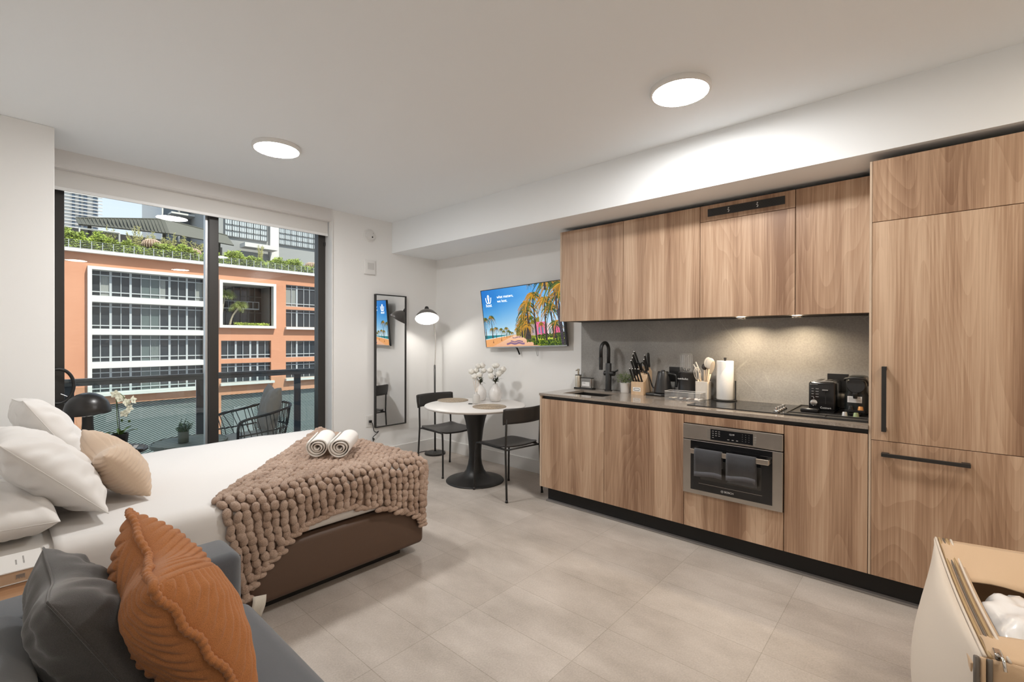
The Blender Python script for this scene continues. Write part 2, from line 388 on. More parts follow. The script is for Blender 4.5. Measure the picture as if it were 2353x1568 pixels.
# ------------------------------------------------------------------ kitchen
XK = 3.14; XU = 3.43
m_carc = M('carcass', (.05, .035, .025), .7)  # dark tone puts the shade of the door gaps into the colour
m_edge = m_wood('oak edge', (.42, .30, .21, 1), (.55, .42, .31, 1), (.66, .52, .40, 1))
m_top = m_stone('worktop stone', (.235, .195, .16, 1), (.36, .31, .262, 1), (.55, .50, .45, 1), .16, 1.3, .04, .3)
m_splash = m_stone('splashback stone', (.26, .25, .235, 1), (.375, .36, .335, 1), (.60, .58, .54, 1), .45, 1., .06)
FKX = frame4((0, 0, 0), (0, -1, 0), (0, 0, 1))
def on_x(x, y, z): m = FKX.copy(); m.translation = (x, y, z); return m
G = .0020
def base_cab(y0, y1, label, fronts, side=False):
    c = thing('base_cabinet', (3.45, (y0+y1)/2, 0), label, 'kitchen cabinet', 'oak base cabinets')
    mb = MB().box(XK+.022, 3.745, y0+.001, y0+.018, .1265, .875).box(XK+.022, 3.745, y1-.018, y1-.001, .1265, .875).box(XK+.022, 3.745, y0+.018, y1-.018, .1265, .145).box(3.725, 3.745, y0+.018, y1-.018, .145, .875)
    mb.build('carcass', m_carc, c)
    for nm, a, b in fronts: MB().box(XK, XK+.02, y0+G, y1-G, a, b, .0008, 1).build(nm, WOOD, c)
    MB().box(XK+.022, XK+.06, y0, y1, .8765, .9015).build('handle_channel', m_black, c)
    if side: MB().box(XK, 3.765, y1+.0008, y1+.019, .1265, .9015, .0008, 1).build('side_panel', m_edge, c)
    return c
base_cab(1.857, 2.464, 'oak base cabinet under the sink at the dining table end', [('door', .1265, .8745)], True)
base_cab(1.239, 1.857, 'oak base cabinet between the sink cabinet and the oven', [('door', .1265, .8745)])
oc = base_cab(.641, 1.239, 'oak base cabinet around the built-in oven', [('filler_panel', .8205, .8745), ('drawer_front', .1265, .3535)])
base_cab(.2425, .641, 'narrow oak base cabinet between the oven and the fridge', [('door', .1265, .8745)])
tag(MB().box(3.205, 3.222, -.52, 2.44, 0.0, .1255).box(3.222, 3.74, 2.424, 2.44, 0, .1255).build('kickboard', m_dark, origin=(3.21, .96, 0)), 'long black kickboard under the oak base cabinets', 'kickboard')
tag(MB().box(3.172, 3.2045, -.52, 2.44, .0003, .012, .002).build('floor_strip', M('grey strip', (.24, .225, .215), .5), origin=(3.19, .96, 0)), 'thin grey floor strip along the black kickboard', 'strip')
# worktop with sink opening
wt = thing('worktop', (3.45, 1.36, .9015), 'long grey-beige stone worktop over the base cabinets', 'worktop')
SX0, SX1, SY0, SY1 = 3.265, 3.585, 1.945, 2.335
MB().box(3.132, SX0, .2425, 2.485, .902, CT).box(SX1, 3.7495, .2425, 2.485, .902, CT).box(SX0, SX1, .2425, SY0, .902, CT).box(SX0, SX1, SY1, 2.485, .902, CT).build('slab', m_top, wt, weld=.0001)
sk = thing('sink', (3.425, 2.14, .74), 'dark undermount sink set into the stone worktop', 'sink')
m_sink = M('dark sink steel', (.075, .07, .065), .3, .8)
e = .012
mb = MB().box(SX0-e, SX0, SY0-e, SY1+e, .75, .9015).box(SX1, SX1+e, SY0-e, SY1+e, .75, .9015).box(SX0, SX1, SY0-e, SY0, .75, .9015).box(SX0, SX1, SY1, SY1+e, .75, .9015).box(SX0, SX1, SY0, SY1, .738, .75)
mb.build('bowl', m_sink, sk); MB().lathe([(.045, .7505), (.045, .753), (.03, .754), (.0001, .752)], (3.44, 2.14, 0), 24).build('drain', m_chrome, sk, smooth=True)
tag(MB().box(3.7502, 3.7695, .2425, 2.467, .9225, 1.5385, .001, 1).build('splashback', m_splash, origin=(3.76, 1.35, CT)), 'grey stone splashback slab with fine pale veins', 'splashback')
# wall cabinets
def wall_cab(y0, y1, label, side=False, hood=False):
    c = thing('wall_cabinet', (3.6, (y0+y1)/2, 1.54), label, 'kitchen cabinet', 'oak wall cabinets')
    MB().box(XU+.022, 3.768, y0+.001, y1-.001, 1.542, 2.338).build('carcass', m_carc, c)
    if hood:
        MB().box(XU, XU+.02, y0+G, y1-G, 1.54, 2.2235, .0008, 1).build('door', WOOD, c)
        MB().box(XU, XU+.02, y0+G, y1-G, 2.2265, 2.34, .0008, 1).build('top_panel', WOOD, c)
    else: MB().box(XU, XU+.02, y0+G, y1-G, 1.54, 2.34, .0008, 1).build('door', WOOD, c)
    if side: MB().box(XU, 3.768, y1+.0008, y1+.019, 1.54, 2.34, .0008, 1).build('side_panel', m_edge, c)
    return c
wall_cab(1.856, 2.464, 'oak wall cabinet beside the television', True)
wall_cab(1.241, 1.856, 'oak wall cabinet above the knife block and kettle')
hc = wall_cab(.641, 1.241, 'oak wall cabinet with the black vent grille along its top', hood=True)
wall_cab(.2425, .641, 'narrow oak wall cabinet against the tall fridge cabinet')
# vent grille
vg = thing('vent_grille', (XU-.004, .944, 2.285), 'black slotted vent grille with white symbols, set in oak panel', 'vent')
MB().box(XU-.005, XU-.0004, .700, 1.187, 2.258, 2.312, .001, 1).build('plate', m_black, vg)
mb = MB()
for rr in range(4):
    for k in range(26):
        y = .718+k*.0172+(.0086 if rr % 2 else 0); z = 2.267+rr*.0105
        if y < 1.172: mb.box(XU-.0056, XU-.005, y, y+.011, z, z+.004)
mb.build('slots', m_dark, vg)
m_print = M('white print', (.72, .71, .69), .5); m_gprint = M('grey print', (.32, .31, .30), .5)
for yy, sgl in ((1.045, ('o', 'c', '.')), (.862, ('o', 'E', 'o'))):
    mb = MB()
    for i, (dy, dz) in enumerate(((0, .013), (.003, .002), (-.003, -.006), (0, -.014))): mb.box(XU-.0066, XU-.0058, yy+dy-.004, yy+dy+.004, 2.285+dz-.0025, 2.285+dz+.0025)
    mb.box(XU-.0066, XU-.0058, yy-.001, yy+.001, 2.272, 2.297); mb.build('symbol', m_print, vg)
# puck lights under the hood cabinet
for yy, lb in ((1.000, 'left small round downlight under the hood cabinet'), (.655, 'right small round downlight under the hood cabinet')):
    p = thing('downlight', (3.56, yy, 1.54), lb, 'downlight', 'under-cabinet downlights')
    MB().lathe([(.031, 1.5397), (.031, 1.527), (.026, 1.526), (.024, 1.5395)], (3.56, yy, 0), 28, cap=False).build('rim', m_chrome, p, smooth=True)
    t = NT('downlight lens'); t.b.inputs['Emission Color'].default_value = (1, .80, .56, 1); t.b.inputs['Emission Strength'].default_value = PUCK
    MB().lathe([(.024, 1.5394), (.0001, 1.5392)], (3.56, yy, 0), 28, cap=False).build('lens', t.m, p)
# tall fridge cabinet
tc_ = thing('refrigerator_cabinet', (3.45, -.14, 0), 'tall oak cabinet hiding the fridge, with two black bar handles', 'fridge cabinet')
TY0, TY1 = -.52, .2415
MB().box(XK+.022, 3.76, TY0, TY1-.012, .1265, 2.331).build('carcass', m_carc, tc_)
MB().box(XK, 3.76, TY1-.0105, TY1, .1265, 2.332, .0008, 1).build('side_panel', m_edge, tc_)
MB().box(XK, XK+.02, TY0, TY1-.012, 2.0075, 2.332, .0008, 1).build('top_panel', WOOD, tc_)
d = MB().box(XK, XK+.02, TY0, TY1-.012, .8495, 2.0045, .0008, 1).build('door', WOOD, tc_)
MB().box(3.098, 3.112, .166, .186, .902, 1.2415, .0015).box(3.112, XK-.0003, .166, .186, .902, .922, .001).box(3.112, XK-.0003, .166, .186, 1.2215, 1.2415, .001).build('handle', m_black, d)
d = MB().box(XK, XK+.02, TY0, TY1-.012, .1265, .8465, .0008, 1).build('freezer_drawer', WOOD, tc_)
MB().box(3.098, 3.112, -.149, .186, .772, .790, .0015).box(3.112, XK-.0003, -.149, -.118, .772, .790, .001).box(3.112, XK-.0003, .155, .186, .772, .790, .001).build('handle', m_black, d)
# oven
ov = thing('oven', (3.14, .94, .357), 'built-in stainless steel oven with black glass door', 'oven')
MB().box(XK+.02, 3.70, .661, 1.217, .362, .812).build('cavity', m_dark, ov)
pn = MB().box(XK-.018, XK+.018, .6425, 1.2375, .7185, .817, .003).build('control_panel', m_steel, ov)
MB().box(XK-.0195, XK-.0182, .805, 1.058, .731, .8005, .0004, 1).build('display', m_gloss, pn, )
dr = MB().box(XK-.018, XK+.018, .6425, 1.2375, .357, .7135, .003).build('door', m_steel, ov)
MB().box(XK-.0196, XK-.0182, .6975, 1.186, .386, .7095, .0004, 1).build('glass', m_gloss, dr)
MB().box(XK-.0202, XK-.0197, .757, 1.122, .462, .600, .0002, 1).build('window', M('oven window', (.045, .042, .038), .12), dr)
MB().box(XK-.0202, XK-.0197, .752, 1.133, .4325, .4345).build('trim_line', m_steel, dr)
m_bar = M('polished bar', (.68, .62, .55), .25, 1)
MB().box(3.068, 3.083, .706, 1.172, .634, .666, .003).box(3.083, XK-.018, .706, .728, .636, .664, .002).box(3.083, XK-.018, 1.150, 1.172, .636, .664, .002).build('handle', m_bar, dr)
text('BOSCH', .0165, m_print, dr, on_x(XK-.0199, .943, .408), font_spacing=1.05, ext=.0003)
mb = MB(); mb.tube([on_x(XK-.0201, .984, .408) @ V(.0072*math.cos(a), .0072*math.sin(a), 0) for a in [2*PI*k/24 for k in range(24)]], .0007, 6, closed=True)
mb.box(XK-.0204, XK-.0199, .9805, .9875, .4072, .4088).box(XK-.0204, XK-.0199, .9803, .9815, .404, .412).box(XK-.0204, XK-.0199, .9865, .9877, .404, .412)
mb.build('logo', m_print, dr)
text('12:19', .0145, m_print, pn, on_x(XK-.0198, .928, .779), ext=.0002)
mb = MB(); x0, x1 = XK-.0202, XK-.0196
for k in range(3):
    for j in range(4):
        if (k, j) in ((1, 3), (2, 3)): continue
        yy, zz = 1.042-k*.019, .788-j*.0135; mb.box(x0, x1, yy-.005, yy+.005, zz-.0018, zz+.0018)
for k in range(3): yy = .948-k*.026; mb.box(x0, x1, yy-.006, yy+.006, .743, .7475)
mb.build('function_symbols', m_gprint, pn)
mb = MB()
for k in range(3):
    for j in range(4): yy, zz = .865-k*.019, .788-j*.0135; mb.box(x0, x1, yy-.0012, yy+.0012, zz-.0012, zz+.0012)
mb.build('keypad', m_gprint, pn)
for y0 in (1.062, .786):
    mb = MB()
    for j in range(4): mb.box(XK-.0186, XK-.0181, y0, y0+.016, .734+j*.0165, .734+j*.0165+.0145, .0006, 1)
    mb.build('side_buttons', M('steel button', (.38, .36, .33), .4, 1), pn)
# hand towels on the oven handle
m_tow = m_fabric('grey terry', (.060, .062, .070), 500, .8, .25, .95, .4); m_towb = m_fabric('grey towel border', (.105, .105, .115), 500, .3, .15)
def hang_towel(y0, y1, zf, zb, label):
    t = thing('hand_towel', (3.075, (y0+y1)/2, .667), label, 'towel', 'hand towels on the oven')
    def path(zbot):
        p = [(3.062, zbot), (3.0625, .64), (3.063, .655), (3.066, .6668), (3.0755, .6708), (3.085, .6668), (3.0885, .655), (3.090, .63), (3.092, zb)]
        return p
    pts = path(zf+.032); n = 10
    def P(i, j):
        x, z = pts[j]; v = i/n; wv = .004*math.sin(v*9+y0*30)*min(1, max(0, (.66-z)*12))
        return V(x-wv if j < 5 else x+abs(wv)*.6, y0+(y1-y0)*v, z+(.006*math.sin(v*5) if j == 0 else 0))
    MB().grid(P, n, len(pts)-1).build('cloth', m_tow, t, smooth=True, solid=.0035)
    def Q(i, j):
        p = P(i, 0); return V(p.x+.0005*j, p.y, p.z-.032*j/2+.001)
    MB().grid(Q, n, 2).build('border', m_towb, t, smooth=True, solid=.0035)
hang_towel(.972, 1.142, .497, .56, 'dark grey hand towel on the oven handle, nearer the sink')
hang_towel(.776, .944, .507, .48, 'dark grey hand towel on the oven handle, nearer the fridge')
# ------------------------------------------------------------------ on the worktop
Z = CT+.0004
# faucet
fa = thing('faucet', (3.685, 2.135, Z), 'matt black pull-down kitchen faucet behind the sink', 'faucet')
MB().lathe([(.034, Z), (.034, Z+.008), (.0265, Z+.009), (.0265, 1.165), (.024, 1.168)], (3.685, 2.135, 0), 28).build('body', m_black, fa, angle=40)
sp_ = [V(3.685, 2.135, 1.16), V(3.685, 2.135, 1.27)]+[V(3.62+.065*math.cos(a), 2.135, 1.285+.065*math.sin(a)) for a in [PI*k/14 for k in range(15)]]+[V(3.555, 2.135, 1.22)]
MB().tube(sp_, .0155, 16).build('spout', m_black, fa, smooth=True)
MB().cyl((3.555, 2.135, 1.225), (3.555, 2.135, 1.115), .0175, .0165, 20).box(3.533, 3.538, 2.128, 2.142, 1.14, 1.185, .001).build('spray_head', m_black, fa, angle=40)
lv = MB().cyl((3.685, 2.175, 1.078), (3.685, 2.075, 1.078), .0215, n=24).build('valve', m_black, fa, angle=40)
MB().cyl((3.685, 2.085, 1.085), (3.67, 2.035, 1.110), .007, n=12).build('lever', m_black, lv, smooth=True)
# soap set
ty = thing('soap_tray', (3.685, 2.385, Z), 'small black wire tray at the end of the worktop', 'tray')
MB().box(3.655, 3.715, 2.285, 2.485, Z, Z+.010, .002).build('base', m_black, ty)
sd = thing('soap_dispenser', (3.685, 2.455, Z+.0105), 'brushed nickel soap dispenser on the small black tray', 'soap dispenser')
m_nick = M('brushed nickel', (.55, .50, .42), .28, 1)
MB().lathe([(.030, Z+.0106), (.030, Z+.118), (.028, Z+.121)], (3.685, 2.455, 0), 28).build('bottle', m_nick, sd, angle=40)
MB().lathe([(.031, Z+.1212), (.031, Z+.126), (.016, Z+.128)], (3.685, 2.455, 0), 24).build('collar', m_black, sd, angle=40)
MB().cyl((3.685, 2.455, Z+.128), (3.685, 2.455, Z+.165), .009, n=14).cyl((3.685, 2.455, Z+.165), (3.685, 2.455, Z+.182), .014, .011, 16).cyl((3.69, 2.455, Z+.172), (3.645, 2.455, Z+.168), .005, n=10).build('pump', m_nick, sd, angle=40)
sb_ = thing('sponge_holder', (3.685, 2.355, Z+.0105), 'small steel caddy with a black rim and label beside the soap dispenser', 'caddy')
MB().box(3.662, 3.708, 2.300, 2.412, Z+.0106, Z+.098, .004).build('box', M('shiny steel', (.68, .65, .61), .14, 1), sb_)
MB().box(3.659, 3.711, 2.297, 2.415, Z+.0985, Z+.104, .002).build('rim', m_black, sb_)
MB().box(3.6612, 3.6618, 2.318, 2.398, Z+.028, Z+.066).build('label', m_white, sb_)
MB().box(3.6606, 3.6611, 2.362, 2.392, Z+.052, Z+.057).build('label_print', m_gprint, sb_)
# herb pot
hp = thing('potted_herb', (3.665, 1.96, Z), 'small bushy green herb in a white pot between faucet and knife block', 'potted plant')
MB().lathe([(.036, Z), (.038, Z+.004), (.044, Z+.085), (.040, Z+.085), (.036, Z+.06), (.0001, Z+.06)], (3.665, 1.96, 0), 32).build('pot', m_ceram, hp, angle=50)
mb = MB(); rnd = random.Random(3)
for k in range(420):
    a = rnd.random()*2*PI; rr = math.sqrt(rnd.random())*.075; hh = rnd.random()
    c = V(3.665+rr*math.cos(a)*.9, 1.96+rr*math.sin(a), Z+.085+(.105-rr*.6)*hh)
    d = V(rnd.uniform(-1, 1), rnd.uniform(-1, 1), rnd.uniform(-.2, 1)).normalized()*.014; s_ = d.orthogonal().normalized()*.0032
    mb.quad(c, c+d*.5+s_, c+d, c+d*.5-s_)
mb.build('foliage', M('herb green', (.12, .15, .05), .6, noise=.4, nscale=40), hp)
mb = MB()
for k in range(14):
    a = rnd.random()*2*PI; mb.tube([V(3.665, 1.96, Z+.06), V(3.665+.02*math.cos(a), 1.96+.02*math.sin(a), Z+.11), V(3.665+.055*math.cos(a), 1.96+.055*math.sin(a), Z+.155)], .0012, 5)
mb.build('stems', m_stem, hp)
# knife block: slanted block with front steps
m_beech = m_wood('beech', (.50, .33, .19, 1), (.62, .43, .27, 1), (.70, .52, .35, 1), .45, k=2.)
kb = thing('knife_block', (3.64, 1.79, Z), 'pale wooden knife block with a white badge', 'knife block')
ky0, ky1 = 1.748, 1.858
MB().poly([(3.575, ky0, Z), (3.745, ky0, Z), (3.735, ky0, Z+.19), (3.688, ky0, Z+.232), (3.640, ky0, Z+.135), (3.600, ky0, Z+.108), (3.575, ky0, Z+.106)], (0, ky1-ky0, 0)).build('block', m_beech, kb)
bd = MB().box(3.5738, 3.5746, 1.772, 1.840, Z+.028, Z+.062).build('badge', m_white, kb)
mb = MB(); mb.tube([V(3.5735, 1.806+.025*math.copysign(abs(math.cos(a))**.6, math.cos(a)), Z+.045+.009*math.copysign(abs(math.sin(a))**.8, math.sin(a))) for a in [2*PI*k/32 for k in range(32)]], .0016, 6, closed=True); mb.build('badge_logo', m_blackpl, bd)
def knife(x, y, z, L, label, tip=True, r=.0085, d=None):
    d = Vector(d if d else (-.42, .06, .9)).normalized()
    k = thing('kitchen_knife', (x, y, z), label, 'knife', 'black handled knives in the block')
    p0 = V(x, y, z)-d*.0; p1 = p0+d*L
    mb = MB(); M4 = frame4(p0, V(0, 1, 0).cross(d).normalized(), V(0, 1, 0) if abs(d.y) < .01 else d.cross(V(0, 1, 0).cross(d)).normalized(), d)
    n = 12; prof = [(1., 0), (.9, .3), (1.05, .65), (1.15, .9), (.8, 1.)]
    vs = [];
    def P(i, j): s, t = prof[j]; a = 2*PI*i/n; return M4 @ V(r*1.15*s*math.cos(a), r*.75*s*math.sin(a), L*t)
    mb.grid(P, n, len(prof)-1).build('handle', m_blackpl, k, smooth=True, weld=.0002)
    if tip: MB().sph(p1, r*.85, n=10).build('cap', m_chrome, k, smooth=True)
    return k
for i, yy in enumerate((1.845, 1.820, 1.795, 1.768)):
    knife(3.597, yy, Z+.106, .118, ['steak knife nearest the herb pot, in the lower row of the block', 'second steak knife from the herb pot, in the lower row', 'third steak knife from the herb pot, in the lower row', 'steak knife nearest the kettle, in the lower row of the block'][i], d=(-.36, .12, .9))
for i, (xx, yy, L) in enumerate(((3.650, 1.850, .135), (3.655, 1.835, .150), (3.665, 1.832, .163), (3.672, 1.818, .172), (3.66, 1.757, .125), (3.672, 1.752, .137))):
    zz = Z+.135+(xx-3.640)*2.0
    knife(xx, yy, zz+.003, L, ['shortest knife in the upper row, nearest the herb pot', 'second upper-row knife from the herb pot', 'third upper-row knife from the herb pot', 'longest steel-capped knife in the upper row', 'short steel-capped knife leaning towards the kettle', 'steel-capped knife beside the tall sharpening tool'][i], d=(-.40, .14 if i < 4 else .03, .9))
knife(3.685, 1.750, Z+.229, .118, 'fat all-black knife handle standing tallest in the block', False, .0125, d=(-.15, .02, .95))
sc_ = thing('scissors', (3.662, 1.788, Z+.182), 'black handled kitchen scissors in the knife block', 'scissors')
for dy in (.011, -.011):
    pts = [V(3.655, 1.79+dy*.6, Z+.186)+V(-.4, .1, .92)*(.045+.042*math.cos(a))+V(0, 1, 0)*(dy+.017*math.sin(a)) for a in [2*PI*k/20 for k in range(20)]]
    MB().tube(pts, .0055, 8, closed=True).build('handle_loop', m_blackpl, sc_, smooth=True)
# kettle and base
kt = thing('kettle_stand', (3.655, 1.63, Z), 'flat black kettle stand with a silver mark', 'kettle stand')
MB().box(3.585, 3.725, 1.525, 1.735, Z, Z+.024, .008, 3).build('body', m_blackpl, kt, angle=40)
MB().box(3.5845, 3.585, 1.60, 1.66, Z+.011, Z+.0145).build('logo', m_gprint, kt)
ke = thing('kettle', (3.655, 1.615, Z+.0245), 'matt black gooseneck electric kettle between knife block and blender', 'kettle')
kz = Z+.0246
MB().lathe([(.066, kz), (.073, kz+.006), (.071, kz+.03), (.056, kz+.10), (.044, kz+.165), (.041, kz+.170)], (3.655, 1.615, 0), 40).build('body', M('matt black enamel', (.022, .021, .021), .33), ke, angle=40)
MB().lathe([(.042, kz+.1703), (.040, kz+.175), (.014, kz+.177), (.013, kz+.184), (.012, kz+.186)], (3.655, 1.615, 0), 32).build('lid', m_blackpl, ke, angle=40)
MB().tube(smooth_path([(3.655, 1.675, kz+.03), (3.655, 1.705, kz+.045), (3.653, 1.725, kz+.10), (3.652, 1.742, kz+.150), (3.648, 1.765, kz+.162), (3.645, 1.775, kz+.157)]), .0062, 10).build('spout', m_blackpl, ke, smooth=True)
MB().tube(smooth_path([(3.655, 1.576, kz+.155), (3.653, 1.545, kz+.158), (3.652, 1.508, kz+.145), (3.652, 1.500, kz+.10), (3.652, 1.505, kz+.055)]), .010, 10).build('handle', m_blackpl, ke, smooth=True)
# wall sockets on the splashback
def socket(y, z, label):
    s = thing('wall_socket', (3.749, y, z), label, 'socket', 'black sockets on the splashback')
    MB().box(3.744, 3.7500, y-.058, y+.058, z-.058, z+.058, .002).build('plate', m_blackpl, s)
    for dy in (-.024, .024):
        mb = MB()
        for dz in (-.020, .020):
            for q in (-.006, .006): mb.box(3.7434, 3.744, y+dy+q-.001, y+dy+q+.001, z+dz-.004, z+dz+.004)
        mb.build('outlet_slots', m_dark, s)
    return s
socket(1.545, 1.098, 'black double socket plate on the splashback behind the blender')
socket(.452, 1.098, 'black double socket plate on the splashback behind the toaster')
# blender
bl = thing('blender', (3.655, 1.420, Z), 'black personal blender with an upturned clear cup', 'blender')
MB().lathe([(.070, Z), (.071, Z+.02), (.064, Z+.07), (.062, Z+.195), (.064, Z+.199), (.060, Z+.204)], (3.655, 1.420, 0), 40).build('motor_base', M('satin black', (.022, .021, .021), .28), bl, angle=40)
text('nutribullet', .021, m_print, bl, frame4((3.5925, 1.428, 1.075), (-.16, -1, 0), (0, 0, 1)), ext=.0006)
cup = MB().lathe([(.047, Z+.204), (.050, Z+.22), (.049, Z+.30), (.046, Z+.340), (.038, Z+.352), (.0001, Z+.354)], (3.655, 1.425, 0), 40, cap=False).build('cup', m_acr, bl, smooth=True)
mb = MB()
for k in range(6): a = 2*PI*k/6; mb.box(3.655+.046*math.cos(a)-.0025, 3.655+.046*math.cos(a)+.0025, 1.425+.046*math.sin(a)-.0025, 1.425+.046*math.sin(a)+.0025, Z+.225, Z+.335)
mb.build('cup_ribs', m_acr, cup)
mb = MB()
for k in range(4): a = PI/4+PI*k/2; mb.tube([V(3.655, 1.425, Z+.21), V(3.655+.02*math.cos(a), 1.425+.02*math.sin(a), Z+.214), V(3.655+.03*math.cos(a), 1.425+.03*math.sin(a), Z+.232)], .003, 6)
mb.build('blades', m_blackpl, bl)
MB().tube(smooth_path([(3.70, 1.46, Z+.02), (3.725, 1.50, Z+.006), (3.72, 1.54, Z+.006), (3.735, 1.55, Z+.06), (3.742, 1.545, 1.085)]), .003, 8).build('power_cord', m_blackpl, bl, smooth=True)
# utensil crock and utensils
cr = thing('utensil_crock', (3.625, 1.283, Z), 'square cream utensil crock beside the paper towel', 'utensil holder')
q = .044
mb = MB().box(3.625-q, 3.625+q, 1.283-q, 1.283-q+.006, Z+.006, Z+.142, .002).box(3.625-q, 3.625+q, 1.283+q-.006, 1.283+q, Z+.006, Z+.142, .002).box(3.625-q, 3.625-q+.006, 1.283-q+.006, 1.283+q-.006, Z+.006, Z+.142, .002).box(3.625+q-.006, 3.625+q, 1.283-q+.006, 1.283+q-.006, Z+.006, Z+.142, .002).box(3.625-q, 3.625+q, 1.283-q, 1.283+q, Z, Z+.006, .002)
m_cream = M('cream enamel', (.66, .61, .54), .4)
mb.build('body', m_cream, cr)
mb = MB().box(3.5803, 3.5808, 1.258, 1.310, Z+.058, Z+.0605); mb.tube([V(3.5805, 1.295, Z+.10), V(3.5805, 1.285, Z+.085), V(3.5805, 1.275, Z+.112)], .0012, 5); mb.build('crock_print', m_print, cr)
m_uw = m_wood('pale utensil wood', (.60, .44, .28, 1), (.70, .54, .37, 1), (.78, .63, .46, 1), .5, k=3.); m_sil = M('cream silicone', (.74, .67, .57), .5)
def utens(name, base, top, label, cat, head=None, group='utensils in the crock'):
    u_ = thing(name, base, label, cat, group); b, t_ = Vector(base), Vector(top)
    MB().cyl(b, t_, .005, .006, 10).build('handle', m_uw, u_, smooth=True)
    return u_, b, t_, (t_-b).normalized()
def blade(u_, t_, d, w, L, th, nm, mat, side=V(0, 1, 0), cup=0.):
    s = (side-d*side.dot(d)).normalized(); nrm = d.cross(s)
    M4 = frame4(t_+d*L/2, s, d, nrm if nrm.dot(d.cross(s)) > 0 else -nrm)
    MB().sph((0, 0, 0), w, L/2, th, 16).move(M4).build(nm, mat, u_, smooth=True)
zc = Z+.02
u_, b, t_, d = utens('spoon', (3.635, 1.275, zc), (3.632, 1.242, Z+.235), 'big cream silicone spoon, tallest in the crock', 'spoon'); blade(u_, t_, d, .034, .085, .009, 'bowl', m_sil)
u_, b, t_, d = utens('turner', (3.64, 1.285, zc), (3.648, 1.262, Z+.24), 'cream silicone turner behind the big spoon', 'turner'); blade(u_, t_, d, .030, .085, .004, 'blade', m_sil)
u_, b, t_, d = utens('wooden_spatula', (3.615, 1.27, zc), (3.60, 1.222, Z+.20), 'flat wooden spatula leaning towards the paper towel', 'spatula'); blade(u_, t_, d, .016, .105, .004, 'blade', m_uw)
u_, b, t_, d = utens('tongs', (3.635, 1.29, zc), (3.645, 1.318, Z+.20), 'wooden tongs with grey tips leaning to the blender', 'tongs')
MB().tube([t_, t_+V(0, .012, .045), t_+V(0, .030, .085)], .0045, 8).build('arm', m_sil, u_, smooth=True); MB().tube([t_, t_+V(.01, .034, .035), t_+V(.012, .052, .065)], .0045, 8).build('arm', m_sil, u_, smooth=True)
u_, b, t_, d = utens('ladle', (3.645, 1.283, zc), (3.665, 1.288, Z+.225), 'dark ladle at the back of the crock', 'ladle'); blade(u_, t_, d, .022, .05, .018, 'bowl', M('dark nylon', (.05, .04, .035), .5))
wk = thing('whisk', (3.608, 1.300, zc), 'cream wire whisk with a wooden handle at the front of the crock', 'whisk', 'utensils in the crock')
MB().cyl((3.608, 1.300, zc), (3.597, 1.312, Z+.155), .006, .007, 10).build('handle', m_uw, wk, smooth=True)
for k in range(4):
    a = PI*k/4; d = V(-.07, .09, 1).normalized(); s1 = d.orthogonal().normalized(); s2 = d.cross(s1); b0 = V(3.597, 1.312, Z+.152)
    pts = [b0+d*(.048-.048*math.cos(PI*2*j/24*1))+(s1*math.cos(a)+s2*math.sin(a))*(.026*math.sin(2*PI*j/24)) for j in range(25)]
    MB().tube(pts, .0018, 6).build('wire', m_sil, wk, smooth=True)
# paper towel
ph = thing('paper_towel_holder', (3.655, 1.135, Z+.0065), 'black upright paper towel stand at the back of the cooktop', 'paper towel holder')
pz = Z+.0066
MB().lathe([(.082, pz), (.082, pz+.007), (.078, pz+.009), (.0001, pz+.009)], (3.655, 1.135, 0), 40).build('base', m_black, ph, angle=40)
MB().cyl((3.655, 1.135, pz+.009), (3.655, 1.135, pz+.305), .007, n=12).cyl((3.655, 1.135, pz+.305), (3.655, 1.135, pz+.318), .0095, n=14).build('post', m_black, ph, angle=40)
MB().box(3.650, 3.662, 1.058, 1.066, pz+.009, pz+.150, .001).build('side_arm', m_black, ph)
pr = thing('paper_towel_roll', (3.655, 1.135, pz+.0095), 'fat white paper towel roll on the black stand', 'paper towel')
m_paper = m_fabric('paper', (.84, .82, .79), 160, .25, .02, .9, 0)
MB().lathe([(.019, pz+.0096), (.0575, pz+.0096), (.0585, pz+.012), (.0585, pz+.292), (.0575, pz+.294), (.019, pz+.294)], (3.655, 1.135, 0), 48, cap=False).build('roll', m_paper, pr, angle=40)
MB().grid(lambda i, j: V(3.655, 1.135, pz+.0)+V(-.0592*math.cos(i*.16-.55), -.0592*math.sin(i*.16-.55)+0, .292-.13*j/6*(1-.12*i)), 6, 6).build('loose_sheet', m_paper, pr, smooth=True)
# clear organiser with packets
og = thing('clear_organizer', (3.515, 1.375, Z), 'long clear acrylic organiser box in front of the kettle', 'organizer')
ox0, ox1, oy0, oy1 = 3.455, 3.565, 1.245, 1.515
mb = MB()
def wallp(a): mb.box(*a)
for a in ((ox0, ox0+.003, oy0, oy1, Z, Z+.064), (ox1-.003, ox1, oy0, oy1, Z, Z+.064), (ox0+.003, ox1-.003, oy0, oy0+.003, Z, Z+.064), (ox0+.003, ox1-.003, oy1-.003, oy1, Z, Z+.064), (ox0, ox1, oy0, oy1, Z, Z+.003)): wallp(a)
mb.build('tray', m_acr, og)
for yy in (1.330, 1.435): MB().box(ox0+.004, ox1-.004, yy, yy+.003, Z+.0035, Z+.060).build('divider', m_acr, og)
mb = MB(); zt = Z+.064
mb.tube([(ox0, oy0, zt), (ox1, oy0, zt), (ox1, oy1, zt), (ox0, oy1, zt)], .0016, 6, closed=True); mb.build('rim', M('acrylic edge', (.75, .74, .72), .15), og)
rnd = random.Random(11); cols = [m_white, M('cream paper', (.75, .68, .56), .6), M('brown sachet', (.10, .06, .04), .5)]
plb = ['end compartment nearest the knife block', 'middle compartment', 'compartment nearest the cooktop']
